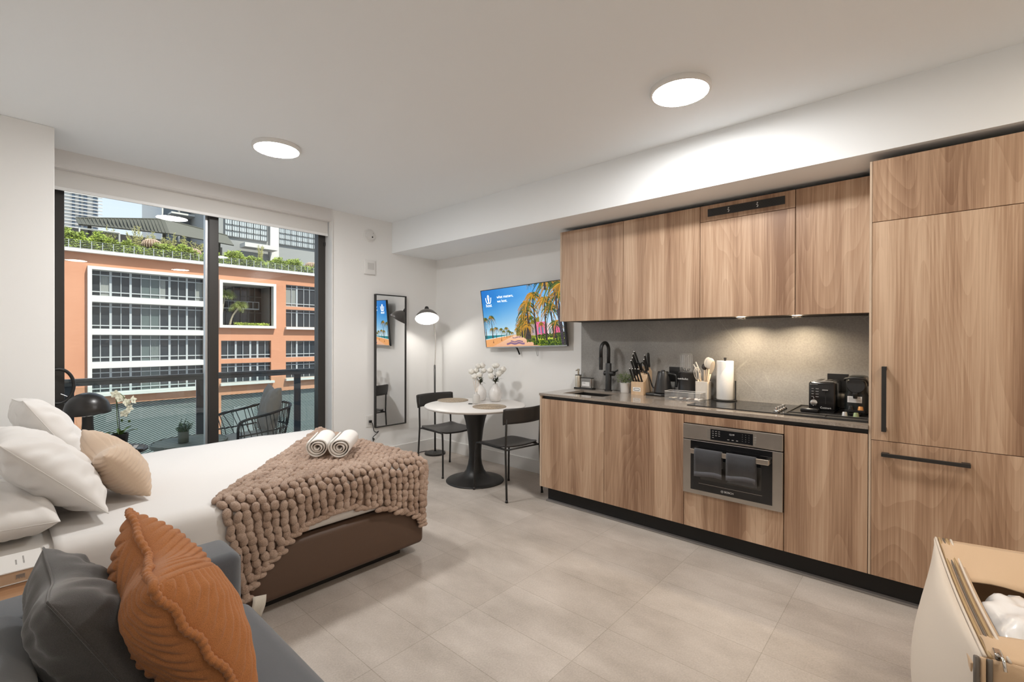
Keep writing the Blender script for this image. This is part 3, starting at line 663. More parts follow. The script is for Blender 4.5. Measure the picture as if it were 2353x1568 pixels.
packs = [(1.458, 0, 1), (1.480, 1, 1), (1.352, 0, 0), (1.385, 2, 0), (1.408, 0, 0), (1.268, 0, 0), (1.295, 0, 0), (1.312, 2, 0)]
nms = ['cream sachet lying flat, end compartment nearest the knife block', 'second cream sachet against the wall of the end compartment', 'white sachet by the divider in the middle compartment', 'dark brown sachet in the middle compartment of the organiser', 'white sachet nearest the knife block in the middle compartment', 'white sachet nearest the crock in the organiser', 'white sachet second from the crock in the organiser', 'dark brown sachet in the compartment nearest the cooktop']
for (yy, ci, c2), lb in zip(packs, nms):
    r4 = Euler((0, rnd.uniform(-.12, .12), rnd.uniform(-.5, .5))).to_matrix()
    o = MB().box(3.480, 3.540, yy-.011, yy+.011, Z+.010, Z+.015, .002, rot=r4).build('sachet', cols[1] if c2 else cols[ci], origin=(3.51, yy, Z+.01)); tag(o, lb, 'packet', 'sachets in the clear organiser')
# cooktop
ck = thing('cooktop', (3.47, .96, Z), 'black glass cooktop set on the worktop, with four silver knobs', 'cooktop')
MB().box(3.238, 3.725, .668, 1.258, Z-.0004, Z+.0060, .0015, 1).build('glass', m_gloss, ck)
mb = MB()
for cx_, cy_, rr in ((3.38, 1.10, .085), (3.60, 1.10, .06), (3.38, .87, .06), (3.60, .87, .085)): mb.tube([V(cx_+rr*math.cos(a), cy_+rr*math.sin(a), Z+.0060) for a in [2*PI*k/48 for k in range(48)]], .0006, 4, closed=True)
mb.build('burner_rings', M('grey ring print', (.08, .08, .08), .3), ck)
for k in range(4):
    xx = 3.305+k*.062; kn = MB().lathe([(.021, Z+.0063), (.0215, Z+.010), (.018, Z+.014), (.017, Z+.017)], (xx, .715, 0), 24).build('knob', m_chrome, ck, angle=40)
    MB().box(xx-.016, xx+.016, .709, .721, Z+.017, Z+.034, .003).build('knob_grip', m_chrome, kn)
# drip mat
dm = thing('drying_mat', (3.47, .455, Z), 'black ribbed silicone mat under the toaster and coffee machine', 'mat')
m_mat = M('black silicone', (.022, .020, .018), .5, bump=.1)
MB().box(3.228, 3.735, .250, .662, Z, Z+.006, .002).build('sheet', m_mat, dm)
zt = Z+.0062; mb = MB()
for a in ((3.228, 3.238, .250, .662), (3.725, 3.735, .250, .662), (3.238, 3.725, .250, .260), (3.238, 3.725, .652, .662), (3.330, 3.336, .260, .652), (3.238, 3.330, .453, .459)): mb.box(a[0], a[1], a[2], a[3], zt-.0005, zt+.0065, .0015, 1)
mb.build('rim', m_mat, dm)
ZM = Z+.0064
# toaster
ts = thing('toaster', (3.58, .500, ZM), 'glossy black two slot toaster on the silicone mat', 'toaster')
MB().box(3.452, 3.715, .426, .570, ZM+.008, ZM+.190, .016, 4).build('body', M('toaster black', (.012, .011, .011), .16), ts, angle=40)
MB().box(3.46, 3.707, .434, .562, ZM, ZM+.012, .003).build('base', m_blackpl, ts)
MB().box(3.49, 3.69, .444, .552, ZM+.189, ZM+.1935, .002).build('top_plate', m_chrome, ts)
for yy in (.466, .512): MB().box(3.505, 3.675, yy, yy+.022, ZM+.1915, ZM+.1945).build('slot', m_dark, ts)
MB().box(3.4510, 3.4522, .476, .480, ZM+.055, ZM+.135).build('lever_slot', m_dark, ts)
lvr = MB().box(3.437, 3.4515, .462, .496, ZM+.132, ZM+.146, .003).build('lever', m_blackpl, ts); MB().box(3.4362, 3.4370, .464, .494, ZM+.139, ZM+.144).build('lever_trim', m_chrome, lvr)
MB().lathe([(.019, 0), (.019, .012), (.014, .014), (.0001, .014)], n=28).move(frame4((3.4516, .539, ZM+.060), (0, -1, 0), (0, 0, 1))).build('dial', m_chrome, ts, angle=40)
for j in range(4):
    MB().box(3.4512, 3.4519, .515, .531, ZM+.095+j*.0165, ZM+.0985+j*.0165).build('button_mark', m_gprint, ts); MB().box(3.4512, 3.4519, .541, .553, ZM+.095+j*.0165, ZM+.0985+j*.0165).build('button_mark', m_gprint, ts)
text('Cuisinart', .0155, m_print, ts, on_x(3.4516, .478, ZM+.030), ext=.0004)
text('2', .011, m_print, ts, on_x(3.4516, .541, ZM+.088), ext=.0003)
MB().box(3.4513, 3.4519, .520, .562, ZM+.172, ZM+.1745).build('grey_strip', m_gprint, ts)  # thin grey strip near the top of the front face
dsh = thing('spoon_rest', (3.42, .555, ZM), 'small black rectangular dish in front of the toaster dial', 'dish')
MB().box(3.385, 3.445, .507, .603, ZM, ZM+.026, .007, 3).build('dish', M('toaster dish', (.014, .013, .013), .2), dsh, angle=40)
# coffee machine
cf = thing('coffee_machine', (3.58, .335, ZM), 'black capsule coffee machine next to the fridge cabinet', 'coffee machine')
m_cm = M('coffee machine black', (.017, .019, .018), .25)
def rrect(w, d, rr, n=6):
    out = []
    for cx_, cy_, a0 in ((w-rr, d-rr, 0), (-w+rr, d-rr, PI/2), (-w+rr, -d+rr, PI), (w-rr, -d+rr, 1.5*PI)):
        for k in range(n+1): a = a0+PI/2*k/n; out.append((cx_+rr*math.cos(a), cy_+rr*math.sin(a)))
    return out
def loft(secs, c):
    # secs: (half x, half y, radius, z)
    rings = [[V(c[0]+x, c[1]+y, z) for x, y in rrect(a, b, rr)] for a, b, rr, z in secs]
    mb = MB(); n = len(rings[0]); vs = [p for rg in rings for p in rg]
    fs = [(j*n+i, j*n+(i+1) % n, (j+1)*n+(i+1) % n, (j+1)*n+i) for j in range(len(rings)-1) for i in range(n)]
    fs += [tuple(range(n-1, -1, -1)), tuple(range((len(rings)-1)*n, len(rings)*n))]
    mb._new(vs, fs); return mb
loft([(.115, .058, .03, ZM), (.115, .060, .03, ZM+.02), (.110, .060, .03, ZM+.118), (.112, .052, .03, ZM+.140), (.112, .050, .03, ZM+.205), (.09, .045, .03, ZM+.225), (.05, .03, .02, ZM+.232)], (3.600, .330)).build('body', m_cm, cf, angle=40)
MB().lathe([(.047, 0), (.048, .006), (.044, .010), (.0001, .010)], n=36).move(frame4((3.4895, .330, ZM+.178), (0, -1, 0), (0, 0, 1))).build('head', M('coffee head', (.03, .03, .03), .15), cf, angle=40)
MB().tube(smooth_path([(3.49, .386, ZM+.205), (3.47, .378, ZM+.216), (3.465, .330, ZM+.222), (3.47, .285, ZM+.216), (3.485, .272, ZM+.195), (3.49, .270, ZM+.178)]), .006, 10).build('lever', m_black, cf, smooth=True)
MB().box(3.4868, 3.4886, .300, .372, ZM+.072, ZM+.110, .0008, 1).build('card', m_white, cf)
mb = MB()
for j in range(4): mb.box(3.4862, 3.4867, .308 if j != 2 else .32, .365, ZM+.080+j*.007, ZM+.0822+j*.007)
mb.build('card_print', m_gprint, cf)
MB().box(3.425, 3.485, .300, .362, ZM+.002, ZM+.022, .006, 3).build('drip_tray', m_blackpl, cf, angle=40)
MB().cyl((3.463, .331, ZM+.120), (3.463, .331, ZM+.100), .013, .010, 16).box(3.455, 3.492, .318, .344, ZM+.118, ZM+.135, .004).build('nozzle', m_blackpl, cf, angle=40)
cap_h = thing('capsule_holder', (3.44, .331, ZM+.0225), 'small black stand with two arches holding coffee capsules', 'capsule holder')
MB().box(3.418, 3.472, .282, .378, ZM+.0225, ZM+.030, .003).box(3.418, 3.424, .282, .378, ZM+.030, ZM+.036).build('shelf', m_blackpl, cap_h)
def capsule(x, y, z, col, label):
    c = thing('coffee_capsule', (x, y, z), label, 'coffee capsule', 'coffee capsules')
    MB().lathe([(.0185, 0), (.0185, .0012), (.0150, .002), (.0125, .021), (.0105, .026), (.0001, .027)], (x, y, z), 28).build('cup', col, c, angle=40)
    MB().lathe([(.0192, .0001), (.0192, .0013), (.0180, .0016)], (x, y, z), 28).build('rim', m_chrome, c, smooth=True)
capsule(3.445, .352, ZM+.0302, m_blackpl, 'black coffee capsule standing beside the orange one on the stand')
capsule(3.445, .303, ZM+.0302, M('orange foil', (.75, .36, .13), .3, .4), 'orange coffee capsule on top of the small black stand')
capsule(3.372, .372, ZM+.0002, M('silver foil', (.70, .69, .68), .3, .7), 'silver coffee capsule in front of the black stand')
capsule(3.372, .318, ZM+.0002, M('green foil', (.38, .47, .26), .3, .5), 'pale green coffee capsule in front of the black stand')
# ------------------------------------------------------------------ dining corner
m_ttop = M('white tabletop', (.78, .75, .72), .35)
tb = thing('dining_table', (3.17, 3.31, 0), 'round white dining table on a black trumpet pedestal', 'dining table')
MB().lathe([(.0001, .705), (.40, .705), (.455, .712), (.482, .722), (.490, .732), (.488, .739), (.480, .742), (.0001, .742)], (3.17, 3.31, 0), 96).build('tabletop', m_ttop, tb, angle=40)
MB().lathe([(.281, 0), (.283, .004), (.276, .012), (.225, .022), (.165, .038), (.118, .065), (.088, .105), (.070, .16), (.061, .22), (.060, .28), (.066, .38), (.080, .50), (.100, .60), (.122, .67), (.140, .7045)], (3.17, 3.31, 0), 72).build('pedestal', m_black, tb, smooth=True)
def make_chair(label):
    c = thing('dining_chair', (0, 0, 0), label, 'dining chair', 'black dining chairs')
    m_seat = M('black stained plywood', (.024, .021, .019), .45)
    nx, ny = 20, 16
    def S(i, j):
        u, v = i/nx*2-1, j/ny*2-1
        w = .205-.012*(v < -.6)*(abs(v)-.6)*2.5
        x, y = u*w, -.215+.41*(v+1)/2
        if abs(u) > .8 and abs(v) > .8: x *= 1-.06*(abs(u)-.8)*5*(abs(v)-.8)*5; y -= .02*math.copysign(1, v)*(abs(u)-.8)*5*(abs(v)-.8)*5
        z = .452-.014*(1-u*u)-.012*math.exp(-((v+1)/.35)**2)*(1-u*u)*0+.010*(v < 0)*(-(v*v))*1.0
        return V(x, y, z+.012*(v > .5)*(v-.5)*2)
    MB().grid(S, nx, ny).build('seat', m_seat, c, smooth=True, solid=.011)
    def Bk(i, j):
        u, v = i/20*2-1, j/6*2-1
        w = .232*(1-.03*(v < 0)*abs(v))
        return V(u*w, .262-.055*u*u+.008*v, .725+.066*v-.006*abs(v)**3*(abs(u) > .9))
    MB().grid(Bk, 20, 6).build('backrest', m_seat, c, smooth=True, solid=.012)
    for sx in (-1, 1):
        MB().tube(smooth_path([(sx*.208, -.232, 0), (sx*.203, -.224, .25), (sx*.199, -.212, .41), (sx*.193, -.190, .436), (sx*.188, -.10, .4375), (sx*.188, .185, .4375)], 5), .0092, 10).cyl((sx*.208, -.232, 0), (sx*.2075, -.231, .022), .0125, .010, 12).build('leg', m_black, c, smooth=True)
        MB().tube([(sx*.208, .232, 0), (sx*.203, .214, .30), (sx*.200, .205, .45), (sx*.199, .212, .60), (sx*.198, .217, .765)], .0092, 10).cyl((sx*.208, .232, 0), (sx*.2075, .231, .022), .0125, .010, 12).build('leg', m_black, c, smooth=True)
    MB().tube([(-.200, .198, .4335), (.200, .198, .4335)], .008, 8).tube([(-.19, -.12, .4335), (.19, -.12, .4335)], .008, 8).build('crossbar', m_black, c, smooth=True)
    return c
ch = make_chair('black dining chair behind the table, in the corner by the floor lamp')
place(ch, (3.2185, 3.795, 0), math.radians(-5.1))
dup(ch, (3.142, 2.853, 0), math.radians(172.6), 'black dining chair in front of the table, beside the oak cabinets')
m_mat2 = m_fabric('woven seagrass', (.40, .33, .25), 110, .9, .35, .9, .1)
for (x, y), lb in (((3.215, 3.690), 'round woven placemat on the far left of the table by the corner chair'), ((3.140, 3.085), 'round woven placemat on the near side of the table, by the diffuser')):
    mb = MB().lathe([(.0001, .7425), (.158, .7425), (.160, .7445), (.158, .747)], (x, y, 0), 64)
    mb.tube([V(x+(.004+.154*k/700)*math.cos(k*.165), y+(.004+.154*k/700)*math.sin(k*.165), .747) for k in range(701)], .0022, 5)
    tag(mb.build('placemat', m_mat2, origin=(x, y, .7425)), lb, 'placemat', 'woven placemats')
# vases
m_vase = M('mottled white ceramic', (.74, .72, .70), .25, noise=.10, nscale=16, bump=.5, bscale=30)
def vase(x, y, s, label):
    z = .7424; prof = [(.036, 0), (.050, .006), (.064, .04), (.068, .075), (.062, .110), (.045, .142), (.026, .162), (.022, .172), (.025, .180), (.021, .179), (.018, .165), (.0001, .160)]
    o = MB().lathe([(r*s, z+h*s) for r, h in prof], (x, y, 0), 40).build('vase', m_vase, origin=(x, y, z), smooth=True); tag(o, label, 'vase', 'white flower vases'); return z+.178*s
zt1 = vase(3.405, 3.475, .93, 'mottled white vase behind the small reed diffuser')
zt2 = vase(3.455, 3.312, 1.0, 'mottled white vase further from the mirror, clear of the reed diffuser')
m_bloom = M('white petals', (.84, .82, .76), .7, noise=.10, nscale=60)
m_fl = M('dark flower leaves', (.055, .075, .028), .55, noise=.3, nscale=30); m_fst = M('flower stem', (.11, .10, .055), .55)
def flower(base, tip, label, rr=.030, leaf=2, seed=0):
    b, t_ = Vector(base), Vector(tip); rnd = random.Random(seed)
    f_ = thing('flower', base, label, 'flower', 'white flowers in the vases')
    mid = (b+t_)/2+V(0, 0, .015)
    MB().tube(smooth_path([b-V(0, 0, .05), b, mid, t_], 5), .0022, 6).build('stem', m_fst, f_, smooth=True)
    def Pp(i, j):
        a = 2*PI*i/22; p = PI*j/14
        rad = rr*(1+.09*math.sin(7*a+j)*math.sin(p)+.06*math.sin(5*j+3*a))
        return t_+V(rad*math.sin(p)*math.cos(a), rad*math.sin(p)*math.sin(a), .92*rad*math.cos(p))
    MB().grid(Pp, 22, 14).build('bloom', m_bloom, f_, smooth=True, weld=.0002)
    for k in range(leaf):
        s = b+(mid-b)*rnd.uniform(.15, .75); a = rnd.random()*2*PI; L = rnd.uniform(.045, .075)
        d = V(math.cos(a), math.sin(a), rnd.uniform(.1, .7)).normalized(); sd = d.cross(V(0, 0, 1)).normalized()*.011
        mb = MB(); pts = [s, s+d*L*.3, s+d*L*.65+V(0, 0, -.004), s+d*L+V(0, 0, -.014)]; w = [.15, 1., .8, .05]
        for i in range(3): mb.quad(pts[i]-sd*w[i], pts[i+1]-sd*w[i+1], pts[i+1]+sd*w[i+1], pts[i]+sd*w[i])
        mb.build('leaf', m_fl, f_, weld=.0001)
DX = V(.666, -.746, 0)   # horizontal direction across the two vases
def fl(vx, vy, zt, items, seed):
    for k, (dx, dy, dz, lb) in enumerate(items):
        p = V(vx, vy, zt); flower(p, p+DX*dx+V(.746, .666, 0)*dy+V(0, 0, dz), lb, .029 if k % 3 else .032, 4 if k % 2 else 3, seed+k)
fl(3.405, 3.475, zt1, [(-.095, 0, .135, 'white flower leaning furthest left, in the vase behind the diffuser'), (-.050, .03, .140, 'white flower second from the left in the vase behind the diffuser'), (-.028, .03, .190, 'tall white flower at the top of the vase behind the diffuser'), (.012, .05, .195, 'tallest white flower on the right of the vase behind the diffuser'), (.030, .02, .145, 'white flower at the right edge of the vase behind the diffuser'), (-.010, -.04, .105, 'white flower at the front centre of the vase behind the diffuser'), (-.062, -.03, .085, 'lowest white flower of the vase behind the diffuser')], 10)
fl(3.455, 3.312, zt2, [(-.055, .03, .135, 'white flower nearest the other bouquet, in the vase clear of the diffuser'), (-.010, .04, .185, 'tall white flower in the vase clear of the diffuser, slightly behind'), (.012, .02, .190, 'tallest white flower in the vase clear of the diffuser'), (.078, .03, .150, 'white flower leaning furthest to the kitchen side'), (.060, .05, .125, 'white flower just below the one leaning to the kitchen'), (.035, -.03, .105, 'white flower at the front of the vase clear of the diffuser'), (-.042, -.04, .085, 'lowest white flower of the vase clear of the diffuser')], 30)
rd = thing('reed_diffuser', (3.235, 3.362, .7424), 'small white reed diffuser bottle in front of a vase', 'diffuser')
MB().lathe([(.036, .7424), (.0385, .747), (.0385, .800), (.033, .822), (.014, .835), (.010, .840), (.010, .858)], (3.235, 3.362, 0), 36).build('bottle', M('diffuser white', (.62, .60, .57), .45), rd, angle=40)
for k, (a, b) in enumerate(((-.034, 0), (-.006, .01), (.010, -.01), (.034, .005), (-.018, -.02))): MB().cyl((3.235, 3.362, .80), (3.235+.666*a, 3.362-.746*a+b, .975), .0014, n=6).build('reed', m_uw, rd)
kyo = thing('keys', (3.150, 3.330, .7424), 'black key fob with ring lying on the table by the diffuser', 'keys')
MB().box(3.132, 3.160, 3.335, 3.372, .7425, .750, .003, rot=Euler((0, 0, .5)).to_matrix()).build('fob', m_blackpl, kyo)
MB().tube([V(3.165+.017*math.cos(a), 3.325+.017*math.sin(a), .7445) for a in [2*PI*k/24 for k in range(24)]], .0014, 6, closed=True).box(3.172, 3.196, 3.298, 3.318, .7425, .7455, .001).build('key_ring', m_steel, kyo)
# floor lamp
fl_ = thing('floor_lamp', (3.57, 4.42, 0), 'black floor lamp with lit dish shade in the corner', 'floor lamp')
MB().lathe([(.122, 0), (.123, .004), (.123, .020), (.119, .0235), (.03, .025), (.020, .034), (.0001, .034)], (3.57, 4.42, 0), 56).build('base', m_black, fl_, angle=40)
MB().cyl((3.57, 4.42, .03), (3.57, 4.43, 1.065), .0105, n=16).build('pole', m_black, fl_, smooth=True)
C_ = V(3.400, 4.36, 1.615); AX = V(-.27, -.40, -.87).normalized()
kn_ = C_-AX*.135
MB().tube(smooth_path([(3.57, 4.43, 1.06), (3.583, 4.435, 1.20), (3.588, 4.44, 1.36), (3.578, 4.445, 1.50), (3.545, 4.445, 1.62), kn_+V(.02, .01, .005)], 8), .0072, 12).build('gooseneck', m_chrome, fl_, smooth=True)
sx_ = AX.orthogonal().normalized(); M4 = frame4(C_, sx_, AX.cross(sx_), AX)
shd = MB().lathe([(.022, -.118), (.05, -.108), (.092, -.078), (.122, -.040), (.138, 0), (.1365, .001), (.1205, -.039), (.090, -.0755), (.05, -.1055), (.022, -.1155)], n=56, cap=False).move(M4).build('shade', M('smoke grey enamel', (.16, .15, .14), .3), fl_, smooth=True)
MB().lathe([(.1352, -.0015), (.1190, -.0395), (.0885, -.0745), (.05, -.1035), (.0001, -.1145)], n=56, cap=False).move(M4).build('shade_lining', M('white lining', (.85, .84, .82), .5), fl_, smooth=True)
MB().lathe([(.0001, -.165), (.020, -.160), (.026, -.140), (.026, -.118), (.0001, -.118)], n=28).move(M4).build('socket_cap', m_black, fl_, smooth=True)
t = NT('bulb'); t.b.inputs['Emission Color'].default_value = (1, .95, .88, 1); t.b.inputs['Emission Strength'].default_value = BULB
MB().sph(C_-AX*.035, .030, n=20).cyl(C_-AX*.06, C_-AX*.114, .014, .016, 16).build('bulb', t.m, fl_, smooth=True)
pc = thing('power_cord', (2.9, 4.62, .3), 'black power cord from the wall socket down to the lamp', 'cord')
MB().tube(smooth_path([(2.824, 4.630, .462), (2.842, 4.615, .44), (2.856, 4.62, .39), (2.868, 4.625, .352)]), .004, 8).build('plug_lead', m_blackpl, pc, smooth=True)
MB().box(2.810, 2.838, 4.612, 4.636, .448, .476, .004).build('plug', m_blackpl, pc)
MB().tube(smooth_path([(2.868, 4.625, .352), (2.90, 4.628, .330), (2.93, 4.63, .338), (2.905, 4.628, .315), (2.862, 4.628, .285), (2.858, 4.628, .255), (2.875, 4.628, .25), (2.868, 4.628, .27), (2.862, 4.628, .24), (2.89, 4.626, .19), (2.94, 4.622, .135), (3.0, 4.60, .05), (3.08, 4.585, .006), (3.20, 4.572, .005), (3.33, 4.568, .005), (3.48, 4.60, .005), (3.57, 4.60, .005), (3.60, 4.565, .005)]), .0042, 8).build('lead', m_blackpl, pc, smooth=True)
# mirror
mi = thing('mirror', (3.088, 4.6495, .382), 'tall narrow black framed mirror on the wall beside the window', 'mirror')
MX0, MX1, MZ0, MZ1 = 2.882, 3.294, .382, 1.884
MB().box(MX0, MX0+.011, 4.612, 4.6495, MZ0, MZ1, .001).box(MX1-.011, MX1, 4.612, 4.6495, MZ0, MZ1, .001).box(MX0+.011, MX1-.011, 4.612, 4.6495, MZ0, MZ0+.011, .001).box(MX0+.011, MX1-.011, 4.612, 4.6495, MZ1-.011, MZ1, .001).build('frame', m_black, mi)
MB().box(MX0+.011, MX1-.011, 4.624, 4.640, MZ0+.011, MZ1-.011).build('mirror_glass', M('silvered glass', (.90, .90, .90), .004, 1), mi)
# wall devices
sm = thing('smoke_detector', (2.822, 4.6495, 2.528), 'round white smoke detector high on the wall near the window', 'smoke detector')
FW = frame4((2.822, 4.6495, 2.528), (1, 0, 0), (0, 0, 1))
MB().lathe([(.072, 0), (.072, .012), (.066, .018), (.058, .019)], n=48).move(FW).build('base', m_white, sm, angle=40)
MB().lathe([(.058, .019), (.0575, .030), (.050, .042), (.020, .046), (.0001, .046)], n=48).move(FW).build('cover', M('detector white', (.74, .73, .71), .45), sm, angle=40)
MB().lathe([(.008, .0455), (.008, .048), (.0001, .048)], n=16).move(FW @ Matrix.Translation((.012, -.022, 0))).build('test_button', m_dark, sm)
MB().lathe([(.004, .0445), (.004, .0465), (.0001, .0465)], n=12).move(FW @ Matrix.Translation((.022, .022, 0))).build('indicator', m_gprint, sm)
al = thing('wall_alarm', (2.822, 4.65, 2.093), 'white rounded rectangular alarm sounder below the smoke detector', 'alarm')
al_b = MB().box(2.752, 2.892, 4.628, 4.6499, 2.093, 2.258, .010, 4).build('housing', m_white, al, angle=40)
MB().box(2.792, 2.872, 4.6268, 4.6284, 2.150, 2.222, .001).build('grille', M('pale grille', (.62, .61, .59), .5), al)
so_ = thing('wall_socket', (2.824, 4.6495, .465), 'white wall socket with a black plug, left of the mirror', 'socket')
MB().box(2.782, 2.866, 4.642, 4.6495, .400, .532, .003).build('plate', m_white, so_)
MB().box(2.800, 2.848, 4.6405, 4.642, .420, .512, .002).build('outlet_face', M('socket face', (.7, .69, .67), .4), so_)
# ------------------------------------------------------------------ television
TW, TH = 1.09, .640
TVM = Matrix.Translation((3.6615, 3.1475, 1.6137)) @ Matrix.Rotation(0, 4, 'Z')
up = V(-.0747, .0205, .637).normalized(); rt_ = V(.006, -1.09, .0125); rt_ = (rt_-up*rt_.dot(up)).normalized(); nr = rt_.cross(up)
TVM = frame4((3.6615, 3.1475, 1.6137), rt_, up, nr)
tv = thing('television', (3.66, 3.1475, 1.29), 'wall mounted flat television showing a palm beach, tilted slightly down', 'television')
MB().box(-TW/2, TW/2, -TH/2, TH/2, -.030, -.002, .004).move(TVM).build('panel', m_blackpl, tv)
b_ = .007
MB().box(-TW/2, -TW/2+b_, -TH/2, TH/2, -.003, .0025).box(TW/2-b_, TW/2, -TH/2, TH/2, -.003, .0025).box(-TW/2, TW/2, TH/2-b_, TH/2, -.003, .0025).move(TVM).build('bezel', m_blackpl, tv)
MB().box(-TW/2, TW/2, -TH/2, -TH/2+.013, -.003, .0032, .001).move(TVM).build('bottom_trim', m_alu, tv)
MB().box(-.12, .12, -.12, .12, -.075, -.031).move(TVM).box(3.735, 3.7695, 3.05, 3.25, 1.52, 1.72).build('wall_mount', m_black, tv)
MB().tube([(3.70, 3.245, 1.30), (3.72, 3.24, 1.27), (3.735, 3.225, 1.218)], .009, 8).build('hanging_cable', m_blackpl, tv, smooth=True)
MB().tube(smooth_path([(3.70, 2.975, 1.30), (3.715, 2.985, 1.255), (3.718, 2.975, 1.215), (3.716, 2.962, 1.22), (3.71, 2.965, 1.30)]), .0028, 8).build('cable_loop', m_gprint, tv, smooth=True)
def paint_tv(W, Hh):
    I = np.zeros((Hh, W, 3), np.float32); rng = np.random.RandomState(4)
    v, u = np.mgrid[0:Hh, 0:W].astype(np.float32); v = (v+.5)/Hh; u = (u+.5)/W
    c = lambda r, g, b: np.array([r, g, b], np.float32)/255
    L = lambda a, b, t: a*(1-t[..., None])+b*t[..., None]
    HZ = .205
    t = np.clip((v-HZ)/(1-HZ), 0, 1)
    sky = L(L(c(196, 224, 232), c(222, 232, 238), np.clip(u*1.2, 0, 1)), L(c(6, 112, 196), c(120, 180, 232), np.clip(u*1.15-.05, 0, 1)), np.clip(t*1.25, 0, 1)**.8)
    I[:] = sky
    sea = (v < HZ) & (v > .125+.06*u/.4) & (u < .42); I[sea] = c(22, 128, 138)
    foam = (v < HZ) & (np.abs(v-(.125+.075*u/.4)) < .012) & (u < .4); I[foam] = c(215, 225, 220)
    sand = (v <= .125+.072*u/.4) & (v < HZ-.004) & (u < .45); I[sand] = (c(226, 160, 100)*(.92+.16*rng.rand(Hh, W)[..., None]))[sand]
    k = np.clip((HZ-v)/HZ, 0, 1); pl, pr = .415-.33*k**1.0, .43+.26*k
    pr_m = (v < HZ-.004) & (u > pl) & (u < pr); I[pr_m] = L(c(240, 196, 160), c(222, 168, 132), k)[pr_m]
    grid_l = pr_m & ((np.abs((k**.5*9) % 1-.5) > .46)); I[grid_l] *= .93
    for (a, b_, w) in ((.085, .42, .03), (.05, .40, .045), (.15, .42, .02)):
        sh = pr_m & (np.abs(v-a-.008*np.sin(u*60)) < w*.35) & (np.abs(u-b_) < w*2.6); I[sh] = c(128, 96, 128)
    gr = (v < HZ) & (u >= pr); n = rng.rand(Hh//3+1, W//3+1); n = np.kron(n, np.ones((3, 3)))[:Hh, :W]
    I[gr] = L(c(70, 96, 20), c(196, 196, 50), n.astype(np.float32))[gr]
    lawn = gr & (v > .10) & (v < .135) & (u > .62); I[lawn] = c(190, 200, 70)
    path_ = gr & (v > .135) & (v < .155) & (u > .66); I[path_] = c(228, 190, 160)
    far = (v >= HZ-.03) & (v < HZ+.05+.22*np.clip((u-.42)/.3, 0, 1)) & (u > .42) & (u < .72); I[far] = L(c(96, 104, 40), c(188, 150, 50), n.astype(np.float32))[far]
    for x0, x1, z0, z1, col in ((.60, .68, .17, .36, (176, 160, 160)), (.675, .80, .17, .385, (230, 110, 150)), (.80, .87, .17, .36, (224, 206, 206)), (.86, .97, .17, .315, (226, 96, 140)), (.70, .72, .2, .30, (120, 140, 160)), (.74, .76, .2, .30, (120, 140, 160)), (.62, .64, .21, .30, (110, 110, 120)), (.82, .84, .2, .3, (120, 150, 150))):
        m = (u > x0) & (u < x1) & (v > z0) & (v < z1); I[m] = c(*col)
    def disc(x, y, r, col):
        i0, i1 = int((x-r)*W), int((x+r)*W)+2; j0, j1 = int((y-r*1.78)*Hh), int((y+r*1.78)*Hh)+2
        i0, j0, i1, j1 = max(i0, 0), max(j0, 0), min(i1, W), min(j1, Hh)
        if i0 >= i1 or j0 >= j1: return
        m = ((u[j0:j1, i0:i1]-x)**2+((v[j0:j1, i0:i1]-y)/1.78)**2) < r*r; I[j0:j1, i0:i1][m] = col
    def bush(x, y, w, h, ca, cb, nn=120):
        for _ in range(nn): disc(x+rng.uniform(-w, w), y+rng.uniform(-h, h), rng.uniform(.003, .008), c(*ca)*(1-(q_ := rng.rand()))+c(*cb)*q_)
    for x, y, w, h in ((.74, .15, .05, .035), (.86, .16, .06, .03), (.95, .15, .05, .05), (.60, .10, .05, .03)): bush(x, y, w, h, (26, 44, 14), (110, 120, 30))
    for x, y, w, h in ((.78, .045, .07, .045), (.93, .05, .07, .05), (.66, .05, .03, .03), (.88, .03, .06, .03)): bush(x, y, w, h, (16, 36, 14), (120, 140, 30), 220)
    def palm(x, top, base, s, xb=None, dark=(58, 46, 40), gold=.45):
        xb = x if xb is None else xb
        for k_ in range(90): q = k_/89; disc(xb+(x-xb)*q**1.3, base+(top-base)*q, max(.0014, s*(.028-.012*q)), c(*dark)*(.8+.4*rng.rand()))
        for a in np.linspace(-.35*np.pi, 1.35*np.pi, 15):
            a += rng.uniform(-.1, .1); Lr = s*rng.uniform(.75, 1.1); g = rng.rand()
            col = c(36, 62, 20)*(1-g)+c(110, 120, 30)*g
            if rng.rand() < gold: col = c(206, 146, 30)*(.7+.4*rng.rand())
            for k_ in range(22):
                q = k_/21; fx = x+Lr*.34*math.cos(a)*q; fy = top+Lr*.34*1.78*(math.sin(a)*q*.8-.75*q*q)
                disc(fx, fy, max(.0012, s*.014*(1-q*.6)), col)
                for sg in (-1, 1): disc(fx+sg*s*.010*(1-q), fy-s*.055*(.4+.6*(1-q)), max(.0011, s*.009), col*.85)
    for x, tp, s in ((.015, .50, .20), (.105, .53, .20), (.10, .32, .13), (.155, .33, .13), (.225, .31, .12), (.26, .27, .08), (.295, .32, .13), (.325, .27, .10), (.345, .25, .07), (.37, .24, .06)): palm(x, tp, .16, s, gold=.3)
    for x, tp, bs, s in ((.44, .30, .18, .16), (.47, .36, .17, .2), (.50, .42, .16, .24), (.49, .34, .15, .22), (.53, .50, .14, .30), (.56, .60, .13, .36), (.545, .40, .12, .26), (.60, .48, .12, .26), (.585, .70, .13, .42), (.57, .34, .1, .24)): palm(x, tp, bs, s, gold=.6)
    for x, tp, bs, s, xb in ((.665, .83, .10, .40, .67), (.80, .74, .10, .42, .785), (.86, .62, .12, .40, .87), (.74, .36, .16, .15, .74), (.90, .36, .12, .30, .89), (.955, .80, .05, .44, .97)): palm(x, tp, bs, s, xb, gold=.5)
